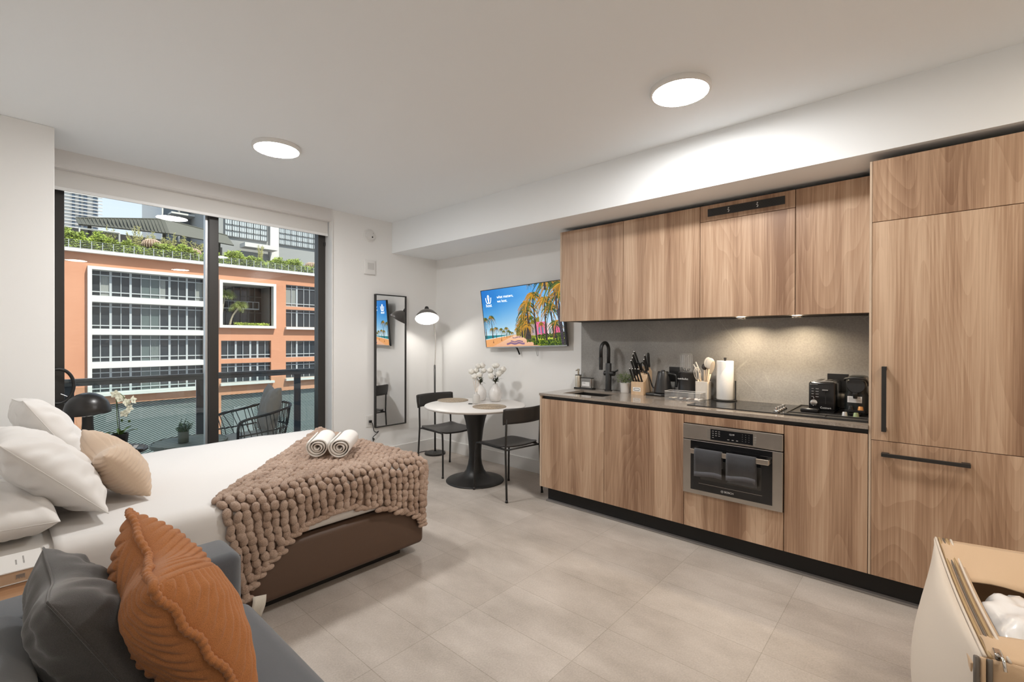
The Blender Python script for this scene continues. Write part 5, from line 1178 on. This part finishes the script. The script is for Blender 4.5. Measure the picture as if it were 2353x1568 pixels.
bundle(.505, .165, .190, .115, .130, 1., 'white plastic wrapped bedding bundle nearest the window side of the bag')
bundle(.490, .425, .195, .135, .150, 2.3, 'white plastic wrapped bedding bundle deeper inside the bag')
# ------------------------------------------------------------------ balcony
m_conc = M('balcony concrete', (.42, .41, .39), .7, noise=.08, nscale=6); m_ext = m_paint('exterior render', (.55, .53, .50, 1), .8)
def st(name, mb, mat, label=None):
    o = mb.build(name, mat); o['kind'] = 'structure'
    if label: o['label'] = label
    return o
st('floor_balcony', MB().box(-4, 7, 4.905, 6.30, -.25, -.08), m_conc, 'concrete balcony deck outside the window')
st('sun_block_slab', MB().box(-4, 7, 4.931, 6.30, 3.02, 3.22), m_conc, 'unseen slab added over the balcony to block the sun')  # added above the view to keep sun off the balcony
st('wall_exterior', MB().box(-9, XL-.12, 4.68, 4.905, -16, 14).box(XW+.12, 13, 4.68, 4.905, -16, 14).box(XL-.12, XW+.12, 4.902, 4.93, 2.93, 14).box(XL-.12, XW+.12, 4.70, 4.905, -16, -.26), m_ext, 'rendered outer wall of the apartment block')
m_rail = M('slate grey metal', (.085, .095, .105), .35, .3); m_post = M('dark post metal', (.040, .048, .060), .45, .2)
rl = thing('balcony_railing', (1.6, 6.15, -.08), 'grey metal balcony railing with clear glass panels', 'railing')
MB().box(-1.5, 4.6, 6.115, 6.195, .955, .985, .004).box(-1.5, 4.6, 6.130, 6.180, .915, .955, .002).build('top_rail', m_rail, rl)
for x in (-.62, .51, 1.60, 2.687, 3.77): MB().box(x-.042, x+.042, 6.145, 6.165, -.08, .915, .003).build('post', m_post, rl)
m_rgl = m_glass('railing glass', (.90, .95, .94, 1), .8)
for x0, x1 in ((-.57, .46), (.56, 1.55), (1.65, 2.637), (2.737, 3.72)): MB().box(x0, x1, 6.150, 6.158, .00, .90).build('glass_panel', m_rgl, rl)
m_rope = M('charcoal wire', (.020, .020, .021), .5); m_out = m_fabric('grey outdoor cloth', (.34, .33, .30), 500, .3, .10, .9, .1); m_outp = m_fabric('greige outdoor cloth', (.26, .235, .21), 500, .3, .12, .9, .1)
def armchair(label):
    c = thing('armchair', (0, 0, 0), label, 'armchair', 'balcony wire armchairs')
    # front faces -X, local origin under the seat centre
    def top(q):   # q 0..1 round the back: near arm front -> back -> far arm front
        pts = [(-.315, -.31, .40), (-.31, -.315, .56), (-.255, -.318, .615), (.0, -.315, .655), (.20, -.29, .695), (.295, -.18, .715), (.325, 0, .72), (.295, .18, .715), (.20, .29, .695), (.0, .315, .655), (-.255, .318, .615), (-.31, .315, .56), (-.315, .31, .40)]
        return pts
    rail = smooth_path(top(0), 6); MB().tube(rail, .0135, 10).build('arm_rail', m_rope, c, smooth=True)
    for z, r_ in ((.455, .008),):
        ring = smooth_path([(-.305, -.305, z), (.0, -.295, z+.012), (.19, -.265, z+.03), (.265, -.15, z+.035), (.285, 0, z+.035), (.265, .15, z+.035), (.19, .265, z+.03), (.0, .295, z+.012), (-.305, .305, z)], 6); MB().tube(ring, r_, 8).build('middle_rail', m_rope, c, smooth=True)
    base = smooth_path([(-.29, -.28, .31), (.0, -.27, .31), (.17, -.24, .31), (.235, -.13, .31), (.25, 0, .31), (.235, .13, .31), (.17, .24, .31), (.0, .27, .31), (-.29, .28, .31)], 6); MB().tube(base, .010, 8, closed=True).build('seat_frame', m_rope, c, smooth=True)
    n = 38
    for k in range(n):
        q = (k+.5)/n; a = rail[int((len(rail)-1)*(.13+.74*q))]; b = base[int((len(base)-1)*q)]
        MB().tube([a, (a+b)/2+V(.012, 0, 0), b], .0042, 6).build('rod', m_rope, c, smooth=True)
    MB().box(-.28, .20, -.25, .25, .306, .316, .002).build('seat_panel', m_rope, c)
    for sx in (-1, 1):
        for sy in (-1, 1): MB().cyl((sx*.24, sy*.26, .31), (sx*.30, sy*.29, 0), .013, .010, 12).build('leg', m_rope, c, smooth=True)
    return c
a1 = armchair('charcoal wire armchair with grey cushions, right half of the balcony'); place(a1, (1.985, 5.58, -.0798), math.radians(4))
a2 = dup(a1, (-.02, 5.56, -.0798), math.radians(178), 'charcoal wire armchair without cushions, behind the mushroom lamp at the balcony\'s left')
def outdoor(name, mb, loc, rz, label, cat, mat=None):
    o = mb.build(name, mat or m_out, smooth=False, angle=50); o.location = loc; o.rotation_euler = (0, 0, rz); WL[o.name] = Vector(loc); return tag(o, label, cat)
outdoor('seat_cushion', MB().box(-.345, .215, -.245, .245, 0, .085, .025, 4), (1.985, 5.58, .2370), math.radians(4), 'light grey seat pad on the balcony armchair', 'cushion')
cushion('back_pillow', [(2.085, 5.83, .335), (2.065, 5.345, .335), (2.165, 5.36, .835), (2.20, 5.82, .855)], .17, m_outp, 'greige square pillow leaning in the balcony armchair', 'pillow', None, .05, .03, wr=.006, n=40, seed=7)
ctb = thing('coffee_table', (1.37, 5.62, -.08), 'round slatted grey green coffee table on the balcony', 'coffee table')
m_slat = M('grey green aluminium', (.215, .225, .19), .55)
for k in range(7):
    y0 = -.30+k*.0862; mb = MB(); yc = y0+.037; hw = math.sqrt(max(.003, .315**2-yc*yc)); mb.box(1.37-hw, 1.37+hw, 5.62+y0, 5.62+y0+.074, .318, .336, .003).build('slat', m_slat, ctb)
MB().lathe([(.315, .300), (.328, .300), (.330, .303), (.330, .337), (.327, .340), (.318, .340), (.316, .337), (.315, .300)], (1.37, 5.62, 0), 64, cap=False).build('rim', m_slat, ctb, angle=40)
for k in range(3): a = .5+2*PI*k/3; MB().cyl((1.37+.24*math.cos(a), 5.62+.24*math.sin(a), .305), (1.37+.29*math.cos(a), 5.62+.29*math.sin(a), -.0795), .013, n=12).build('leg', m_slat, ctb, smooth=True)
bp_ = thing('potted_plant', (1.300, 5.565, .3405), 'small leafy plant in a grey pot on the balcony table', 'potted plant')
MB().lathe([(.043, .3405), (.045, .343), (.047, .448), (.042, .448), (.040, .43), (.0001, .43)], (1.300, 5.565, 0), 32).build('pot', M('sage pot', (.20, .215, .18), .6), bp_, angle=40)
mb = MB(); rnd = random.Random(9); ms = MB()
for k in range(34):
    a = rnd.random()*2*PI; rr = rnd.uniform(.02, .085); tip = V(1.300+rr*math.cos(a), 5.565+rr*math.sin(a), .45+rnd.uniform(.03, .12)); b = V(1.300+.02*math.cos(a), 5.565+.02*math.sin(a), .43)
    ms.tube([b, (b+tip)/2+V(0, 0, .015), tip], .0012, 5)
    for q in range(9):
        c = b.lerp(tip, .3+.085*q); d = V(rnd.uniform(-1, 1), rnd.uniform(-1, 1), rnd.uniform(-.3, .8)).normalized()*.020; s_ = d.orthogonal().normalized()*.0065
        mb.quad(c, c+d*.5+s_, c+d, c+d*.5-s_)
mb.build('foliage', M('plant green', (.055, .11, .04), .5, noise=.4, nscale=30), bp_); ms.build('stems', m_stem, bp_)
# ------------------------------------------------------------------ building across the street
FY = 60.
def fx(x): return 2*x
def fz(z): return 1.38+2*(z-1.38)
def m_orange():
    t = NT('orange stucco'); n1 = t.n('ShaderNodeTexNoise', Scale=.25, Detail=3.); t.l(t.wpos(), n1.inputs['Vector'])
    n2 = t.n('ShaderNodeTexNoise', Scale=3., Detail=3.); t.l(t.wpos((.4, 1, 6)), n2.inputs['Vector'])
    mx = t.n('ShaderNodeMix', data_type='FLOAT'); mx.inputs[0].default_value = .35; t.l(n1.outputs['Fac'], mx.inputs[2]); t.l(n2.outputs['Fac'], mx.inputs[3])
    r_ = t.ramp(mx.outputs[0], [(.35, (.50, .225, .125, 1)), (.65, (.58, .275, .16, 1))]); t.l(r_.outputs['Color'], t.b.inputs['Base Color']); t.b.inputs['Roughness'].default_value = .85; return t.m
m_or = m_orange(); m_ww = M('white stucco', (.62, .595, .55), .7); m_wf = M('window mullion', (.40, .42, .42), .5)
m_wg = M('dark window glass', (.022, .027, .032), .12, spec=.5); m_wg2 = M('green window glass', (.095, .12, .115), .15); m_cur = M('pale curtain', (.26, .27, .25), .8)
apt = thing('apartment_building', (18, 60.5, -17), 'orange stucco apartment building with white bands, across the street', 'building')
openings = [(3.28, 7.97, -1.30, 4.70), (8.81, 11.59, 2.13, 4.57), (12.39, 15.6, 3.40, 4.76), (12.39, 15.6, 2.11, 3.22), (12.39, 15.6, .20, 1.25), (12.39, 15.6, -1.10, -.08), (8.81, 11.51, .20, 1.26), (8.81, 11.51, -1.17, -.05), (3.12, 8.05, -9, -1.85), (8.81, 15.9, -9, -1.85)]
xs = sorted({-1.2, 16.4}|{o[0] for o in openings}|{o[1] for o in openings}); zs = sorted({-8.0, 5.52}|{max(-8, o[2]) for o in openings}|{o[3] for o in openings})
mb = MB()
for i in range(len(xs)-1):
    run = None
    for j in range(len(zs)-1):
        cx_, cz_ = (xs[i]+xs[i+1])/2, (zs[j]+zs[j+1])/2; hole = any(a < cx_ < b and c < cz_ < d for a, b, c, d in openings)
        if not hole: run = [zs[j], zs[j+1]] if run is None else [run[0], zs[j+1]]
        if (hole or j == len(zs)-2) and run: mb.box(fx(xs[i]), fx(xs[i+1]), FY, FY+.8, fz(run[0]), fz(run[1])); run = None
mb.build('facade_wall', m_or, apt)
MB().box(fx(-1.2), fx(16.4), FY+5, FY+14, fz(-8.0), fz(5.45)).box(fx(-1.2), fx(16.4), FY+.8, FY+5, fz(5.2), fz(5.45)).build('core', M('core', (.10, .10, .10), .8), apt)
def frm(x0, x1, z0, z1, w, y0, y1, nm='window_surround'):
    MB().box(fx(x0-w), fx(x1+w), FY+y0, FY+y1, fz(z1), fz(z1+w)).box(fx(x0-w), fx(x1+w), FY+y0, FY+y1, fz(z0-w), fz(z0)).box(fx(x0-w), fx(x0), FY+y0, FY+y1, fz(z0), fz(z1)).box(fx(x1), fx(x1+w), FY+y0, FY+y1, fz(z0), fz(z1)).build(nm, m_ww, apt)
frm(3.30, 7.95, -1.28, 4.68, .155, -.45, .3); frm(8.83, 11.57, 2.15, 4.55, .155, -.45, .3)
for a, b in ((3.13, 3.43), (1.55, 1.82), (-.075, .205)): MB().box(fx(3.30), fx(7.95), FY-.35, FY+.3, fz(a), fz(b)).build('white_band', m_ww, apt)
for x0, x1, z in ((12.33, 15.6, 1.96), (12.33, 15.6, -1.25), (8.74, 11.64, -1.31)): MB().box(fx(x0), fx(x1), FY-.45, FY+.2, fz(z), fz(z+.14)).build('window_sill', m_ww, apt)
MB().box(fx(-1.3), fx(16.5), FY-.55, FY+1.2, fz(5.44), fz(5.60)).build('cornice', m_ww, apt)
def window(x0, x1, z0, z1, vm, hm, cur=(), grn=()):
    mb = MB(); y = FY+.32
    for xm, wd_ in vm: mb.box(fx(xm)-wd_/2, fx(xm)+wd_/2, y-.06, y+.06, fz(z0), fz(z1))
    for q in hm: zm = z0+(z1-z0)*q; mb.box(fx(x0), fx(x1), y-.05, y+.05, fz(zm)-.05, fz(zm)+.05)
    mb.box(fx(x0), fx(x1), y-.05, y+.05, fz(z1)-.06, fz(z1)).box(fx(x0), fx(x1), y-.05, y+.05, fz(z0), fz(z0)+.06)
    w_ = mb.build('window', m_wf, apt)
    MB().box(fx(x0), fx(x1), y+.06, y+.10, fz(z0), fz(z1)).build('pane', m_wg, w_)
    for a, b in grn: MB().box(fx(a)+.03, fx(b)-.03, y+.045, y+.058, fz(z0)+.05, fz(z1)-.05).build('green_pane', m_wg2, w_)
    for a, b in cur:
        n = 14; MB().grid(lambda i, j: V(fx(a)+(fx(b)-fx(a))*i/n, y+.04+.02*(i % 2), fz(z0)+.06+(fz(z1)-fz(z0)-.5)*j), n, 1).build('curtain', m_cur, w_)
vmL = [(3.639, .06), (4.024, .19), (4.422, .06), (4.798, .19), (5.22, .06), (5.606, .05), (6.0, .06), (6.419, .19), (6.812, .06), (7.198, .17), (7.601, .06)]
window(3.30, 7.95, 3.43, 4.68, vmL, (.17, .82), ((3.64, 3.98), (6.02, 6.25), (7.62, 7.93)), ((5.22, 6.0),)); window(3.30, 7.95, 1.82, 3.13, vmL, (.14, .85), (), ((5.22, 6.0),)); window(3.30, 7.95, .205, 1.55, vmL, (.18, .83), ((5.65, 5.98),), ((5.22, 6.0),)); window(3.30, 7.95, -1.28, -.075, vmL, (.16, .8), (), ((5.22, 6.0),))
vmM = [(9.181, .06), (9.599, .2), (9.98, .06), (10.381, .2), (10.778, .2), (11.209, .06)]
window(8.81, 11.51, .20, 1.26, vmM, (.20,)); window(8.81, 11.51, -1.17, -.05, vmM, (.82,))
vmR = [(12.792, .06), (13.12, .2), (13.564, .06), (13.933, .06), (14.337, .06), (14.45, .16), (15.0, .06)]
window(12.39, 15.6, 3.40, 4.76, vmR, (.14, .85), ((12.42, 12.76), (12.82, 13.08))); window(12.39, 15.6, 2.11, 3.22, vmR, (.82,)); window(12.39, 15.6, .20, 1.25, vmR, (.20,)); window(12.39, 15.6, -1.10, -.08, vmR, (.82,))
# recessed loggia
m_log = M('loggia grey', (.20, .20, .19), .8)
MB().box(fx(8.81), fx(11.59), FY+3.6, FY+3.8, fz(2.1), fz(4.6)).build('loggia_glazing', m_wg, apt)
MB().box(fx(11.59), fx(11.65), FY+.3, FY+3.7, fz(2.1), fz(4.6)).box(fx(8.75), fx(8.81), FY+.3, FY+3.7, fz(2.1), fz(4.6)).build('loggia_side_wall', m_log, apt); MB().box(fx(8.75), fx(11.65), FY+.3, FY+3.7, fz(4.57), fz(4.63)).build('loggia_ceiling', m_ww, apt); MB().box(fx(8.75), fx(11.65), FY+.3, FY+3.7, fz(2.05), fz(2.13)).build('loggia_floor', m_log, apt)
MB().box(fx(8.81), fx(11.3), FY+2.6, FY+3.6, fz(3.17), fz(3.24)).build('inner_balcony', m_wf, apt)
mb = MB().box(fx(8.81), fx(11.3), FY+2.6, FY+2.66, fz(3.62), fz(3.66))
for k in range(8): mb.box(fx(8.9+k*.34)-.03, fx(8.9+k*.34)+.03, FY+2.6, FY+2.66, fz(3.24), fz(3.62))
mb.build('inner_railing', m_wf, apt)
mb = MB()
for xm in (9.2, 9.6, 10.0, 10.4, 10.8, 11.2): mb.box(fx(xm)-.05, fx(xm)+.05, FY+3.5, FY+3.6, fz(2.13), fz(4.55))
for zz_ in (3.0, 4.0): mb.box(fx(8.81), fx(11.59), FY+3.5, FY+3.6, fz(zz_)-.04, fz(zz_)+.04)
mb.build('loggia_mullions', M('dark mullion', (.10, .11, .11), .5), apt)
# perforated garage screen
def m_screen():
    t = NT('perforated screen'); p = t.wpos((1, 1, 1)); rot = t.n('ShaderNodeMapping'); rot.inputs['Rotation'].default_value = (0, .55, 0); rot.inputs['Scale'].default_value = (1.1, 1.1, 1.9); t.l(p, rot.inputs['Vector'])
    w1 = t.n('ShaderNodeTexWave', Scale=1.0, Distortion=0.); w1.bands_direction = 'Z'; t.l(rot.outputs['Vector'], w1.inputs['Vector'])
    r_ = t.ramp(w1.outputs['Fac'], [(.40, (.035, .042, .042, 1)), (.60, (.30, .33, .315, 1))]); t.l(r_.outputs['Color'], t.b.inputs['Base Color']); t.b.inputs['Roughness'].default_value = .5; t.b.inputs['Metallic'].default_value = .2; return t.m
m_scr = m_screen()
for x0, x1 in ((3.12, 8.05), (8.81, 15.9)): MB().box(fx(x0), fx(x1), FY+.35, FY+.5, fz(-8), fz(-1.85)).build('garage_screen', m_scr, apt)
for x0, x1 in ((9.5, 10.6), (10.9, 11.25)): MB().box(fx(x0), fx(x1), FY+.30, FY+.34, fz(-8), fz(-2.6)).build('screen_panel', M('screen panel', (.22, .235, .23), .6), apt)
# loggia palms
def palm_tree(x, z0, h, lean, label, seed):
    rnd = random.Random(seed); p = thing('palm', (fx(x), FY+1.2, fz(z0)), label, 'palm tree', 'palms in the loggia')
    b = V(fx(x), FY+1.2, fz(z0)); t_ = b+V(lean, -.3, h)
    MB().tube(smooth_path([b, b+V(lean*.3, -.1, h*.5), t_], 5), [.14, .13, .12, .11, .1, .1, .1, .09, .09, .08, .08][:11], 8).build('trunk', M('palm trunk', (.38, .33, .24), .8), p, smooth=True)
    mb = MB()
    for k in range(13):
        a = 2*PI*k/13+rnd.uniform(-.2, .2); el = rnd.uniform(.1, 1.2); L = rnd.uniform(1.1, 1.6); d = V(math.cos(a)*math.cos(el), math.sin(a)*math.cos(el)*.6, math.sin(el)); sp = [t_+d*(L*q/10)+V(0, 0, -.75*(q/10)**2*L) for q in range(11)]
        for q in range(1, 11):
            for sg in (-1, 1):
                dd = (sp[q]-sp[q-1]).normalized(); sd = dd.cross(V(0, 1, .2)).normalized()*sg; l_ = .42*math.sin(PI*(.12+.8*q/10)); c = sp[q]
                mb.quad(c, c+sd*l_*.5+dd*.13+V(0, 0, .02), c+sd*l_+dd*.26+V(0, 0, -.12), c+sd*l_*.45+dd*.02)
    mb.build('fronds', M('palm fronds', (.20, .24, .06), .5, noise=.35, nscale=2), p)
palm_tree(8.98, 2.13, 3.6, .35, 'palm with the taller trunk, at the left of the white framed loggia', 1); palm_tree(9.42, 2.13, 2.3, 1.0, 'leaning palm right of the taller palm in the loggia', 2)
def leaf_mass(n, fpos, size, seed):
    rnd = random.Random(seed); mb = MB()
    for k in range(n):
        c = fpos(rnd); d = V(rnd.uniform(-1, 1), rnd.uniform(-1, .3), rnd.uniform(-.2, 1)).normalized()*size*rnd.uniform(.6, 1.3); s_ = d.orthogonal().normalized()*size*.28
        mb.quad(c, c+d*.5+s_, c+d, c+d*.5-s_)
    return mb
m_hedge = M('hedge leaves', (.25, .31, .045), .5, noise=.5, nscale=1.5); m_hedged = M('shade leaves', (.05, .10, .02), .5, noise=.4, nscale=2)
def hz(x): return 6.22+.15*math.sin(x*2.1)+.13*math.sin(x*5.3+1)+.09*math.sin(x*11)+(.28 if x < 3.1 else 0)
tag(leaf_mass(26000, lambda r_: (lambda x, q: V(fx(x), FY+r_.uniform(-.35, 1.6)*(1 if q > .3 else .6)+.5, fz(5.60+(hz(x)-5.60)*q)))(r_.uniform(1.6, 15.6), r_.random()**.75), .27, 3).build('rooftop_hedge', m_hedge, origin=(17, 60.5, fz(5.6))), 'bright green hedge along the roof terrace of the orange building', 'hedge', kind='stuff')
tag(leaf_mass(900, lambda r_: V(fx(r_.uniform(9.6, 11.4)), FY+r_.uniform(-.1, .8), fz(2.13)+r_.uniform(0, .32)), .16, 8).build('loggia_grass', m_hedge, origin=(21, 60.5, fz(2.13))), 'low green planting along the loggia sill', 'planting', kind='stuff')
rf = thing('roof_fence', (17, FY-.2, fz(5.6)), 'thin grey wire fence along the edge of the roof terrace', 'fence')
mb = MB()
for k in range(36): x = 1.7+k*.4; mb.box(fx(x)-.025, fx(x)+.025, FY-.22, FY-.18, fz(5.60), fz(6.0))
mb.build('fence_posts', m_wf, rf)
mb = MB()
for k in range(5): zz_ = fz(5.65+k*.085); mb.box(fx(1.6), fx(15.8), FY-.21, FY-.195, zz_, zz_+.018)
mb.build('fence_wires', m_wf, rf)
m_wisp = M('wispy yellow green', (.34, .32, .12), .6)
ords = ['first', 'second', 'third', 'fourth', 'fifth', 'sixth', 'seventh', 'eighth']
for k, (x, top_) in enumerate(((4.05, 7.05), (5.0, 7.25), (5.45, 6.95), (6.2, 7.1), (6.75, 7.2), (7.35, 7.15), (7.75, 6.95), (11.2, 7.15))):
    rnd = random.Random(40+k); p = thing('wispy_shrub', (fx(x), FY+1.6, fz(5.6)), ('%s tall wispy shrub from the left on the roof terrace' % ords[k]), 'shrub', 'tall wispy shrubs on the roof'); ms = MB(); ml = MB()
    for q in range(5):
        b = V(fx(x)+rnd.uniform(-.2, .2), FY+1.6, fz(5.6)); t_ = b+V(rnd.uniform(-.8, .8), 0, (fz(top_)-fz(5.6))*rnd.uniform(.7, 1)); ms.tube([b, (b+t_)/2+V(rnd.uniform(-.2, .2), 0, 0), t_], .030, 5)
        for w_ in range(36):
            c = b.lerp(t_, rnd.uniform(.25, 1)); d = V(rnd.uniform(-1, 1), rnd.uniform(-.4, .4), rnd.uniform(0, 1)).normalized()*.30; s_ = d.orthogonal().normalized()*.035; ml.quad(c, c+d*.5+s_, c+d, c+d*.5-s_)
    ms.build('stems', m_wisp, p); ml.build('leaves', m_wisp, p)
cp = thing('roof_canopy', (11, 66, fz(5.6)), 'dark pitched pergola roof over the terrace of the orange building', 'canopy')
m_can = M('canopy dark', (.07, .068, .05), .7)
def G(x, z, y, k): return V(x*k, y, 1.38+k*(z-1.38))
k_ = 66/30
MB().quad(G(2.75, 7.02, 66, k_), G(6.15, 7.62, 66, k_), G(6.15, 6.70, 63.5, k_), G(2.75, 6.55, 63.5, k_)).build('left_slope', m_can, cp, solid=.12)
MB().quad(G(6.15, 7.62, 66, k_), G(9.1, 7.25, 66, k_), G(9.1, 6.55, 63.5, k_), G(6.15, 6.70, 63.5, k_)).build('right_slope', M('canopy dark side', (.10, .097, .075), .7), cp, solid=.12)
mb = MB(); 
for q in range(24): a = q/24; mb.tube([G(2.75+3.4*a, 7.02+.6*a, 65.9, k_), G(2.75+3.4*a, 6.55+.15*a, 63.4, k_)], .06, 4)
mb.tube([G(2.75, 7.03, 65.9, k_), G(6.15, 7.63, 65.9, k_), G(9.1, 7.26, 65.9, k_)], .10, 6); mb.build('rafters', m_can, cp)
for x in (3.2, 6.1, 8.6): MB().box(x*k_-.15, x*k_+.15, 65.2, 65.5, fz(5.45), G(0, 6.9, 0, k_).z).build('canopy_post', m_can, cp)
MB().box(2.2*k_, 9.2*k_, 68.5, 68.8, fz(5.45), G(0, 6.75, 0, k_).z).build('back_wall', M('terrace dark', (.03, .03, .028), .8), cp)
wf_ = thing('pergola_frame', (fx(3.6), FY+1.5, fz(5.6)), 'white square pergola frame among the roof hedges', 'pergola')
MB().tube([(fx(2.95), FY+1.5, fz(5.6)), (fx(2.95), FY+1.5, fz(6.72)), (fx(4.45), FY+1.5, fz(6.72)), (fx(4.45), FY+1.5, fz(5.6))], .11, 4).build('frame', m_ww, wf_)
m_tan = M('wicker tan', (.20, .12, .07), .7)
for x, z, lb in ((5.75, 6.42, 'tan ribbed wicker seat back left of centre on the roof terrace'), (7.6, 6.20, 'lower tan ribbed wicker seat back beside the window mullion'), (14.3, 6.25, 'tan ribbed wicker seat back at the right end of the roof terrace')):
    c = thing('wicker_seat', (fx(x), FY+1.3, fz(5.6)), lb, 'seat', 'wicker seats on the roof')
    MB().lathe([(.75, -.55), (.85, -.2), (.70, .15), (.35, .35), (.01, .38)], n=24).move(Matrix.Translation((fx(x), FY+1.3, fz(z)))).build('shell', m_tan, c, smooth=True)
    mb = MB()
    for q in range(12): a = PI+PI*q/11; mb.tube([V(fx(x)+r_*1.02*math.cos(a), FY+1.3+r_*1.02*math.sin(a), fz(z)+h_) for r_, h_ in ((.75, -.55), (.85, -.2), (.70, .15), (.35, .35))], .035, 4)
    mb.build('ribs', M('wicker pale', (.50, .37, .27), .7), c)
# neighbouring blocks beyond
lf = thing('loft_building', (26, 72, -17), 'grey concrete building with gridded factory windows behind the roof terrace', 'building')
ky = 72/30
def gb(x0, x1, y0, y1, z0, z1): return (x0*ky, x1*ky, y0, y1, 1.38+ky*(z0-1.38), 1.38+ky*(z1-1.38))
MB().box(*gb(8.15, 17, 72, 84, -3, 10)).build('wall', M('grey concrete wall', (.30, .30, .285), .8), lf)
MB().box(*gb(11.40, 11.90, 71.6, 72, 5, 10)).build('column', m_ww, lf)
m_fw = M('pale factory glass', (.52, .55, .55), .25)
for x0, x1, z0, z1, nx in ((8.98, 11.25, 7.25, 8.6, 6), (11.95, 15.2, 7.22, 8.6, 9)):
    w_ = MB().box(*gb(x0, x1, 71.86, 72, z0, z1)).build('window', m_fw, lf); mb = MB()
    for i in range(nx+1): xx = x0+(x1-x0)*i/nx; mb.box(xx*ky-.06, xx*ky+.06, 71.78, 71.86, 1.38+ky*(z0-1.38), 1.38+ky*(z1-1.38))
    for i in range(nx*3): xx = x0+(x1-x0)*i/(nx*3); mb.box(xx*ky-.02, xx*ky+.02, 71.80, 71.86, 1.38+ky*(z0-1.38), 1.38+ky*(z1-1.38))
    for i in range(5): zz_ = 1.38+ky*(z0+(z1-z0)*i/4-1.38); mb.box(x0*ky, x1*ky, 71.78, 71.86, zz_-.06, zz_+.06)
    mb.build('muntins', M('dark muntin', (.12, .125, .125), .6), w_)
MB().box(*gb(9.7, 11.5, 69.5, 71.5, 6.62, 6.86)).build('awning', m_ww, lf)
gt = thing('glass_tower', (18, 80, -17), 'white framed glass tower above the pergola roof', 'building'); ky = 80/30
MB().box(*gb(6.02, 8.0, 80, 92, -4, 16)).build('core', M('tower glass', (.10, .13, .15), .1, spec=.8), gt)
mb = MB(); 
for x in (6.02, 6.75, 7.45): mb.box(*gb(x, x+.06, 79.4, 80, 5, 16))
mb.box(*gb(7.86, 8.12, 78, 80, 5, 16)); mb.build('piers', m_ww, gt)
for z in (7.85, 8.75, 9.65): MB().box(*gb(6.3, 8.0, 77.8, 80, z, z+.09)).build('balcony_slab', m_ww, gt)
wt_ = thing('white_tower', (14, 150, -17), 'distant white high-rise with stacked balconies at the far left', 'building'); ky = 150/30
MB().box(*gb(.5, 3.55, 150, 175, -3, 20)).build('core', M('tower white', (.62, .63, .64), .7), wt_)
for q in range(34): z = 6.4+q*.16; MB().box(*gb(2.0, 3.70, 149.5, 150, z, z+.035)).build('balcony_slab', m_ww, wt_)
mb = MB()
for q in range(34):
    z = 6.4+q*.16
    for x, w_ in ((2.62, .10), (2.86, .07), (3.02, .13), (3.36, .14)): mb.box(*gb(x, x+w_, 149.7, 150, z+.04, z+.15))
mb.build('window_band', M('tower windows', (.10, .13, .17), .2), wt_, )
st('ground', MB().box(-60, 120, 5, 220, -17.4, -17), M('asphalt', (.16, .16, .16), .9), 'street far below the balcony')
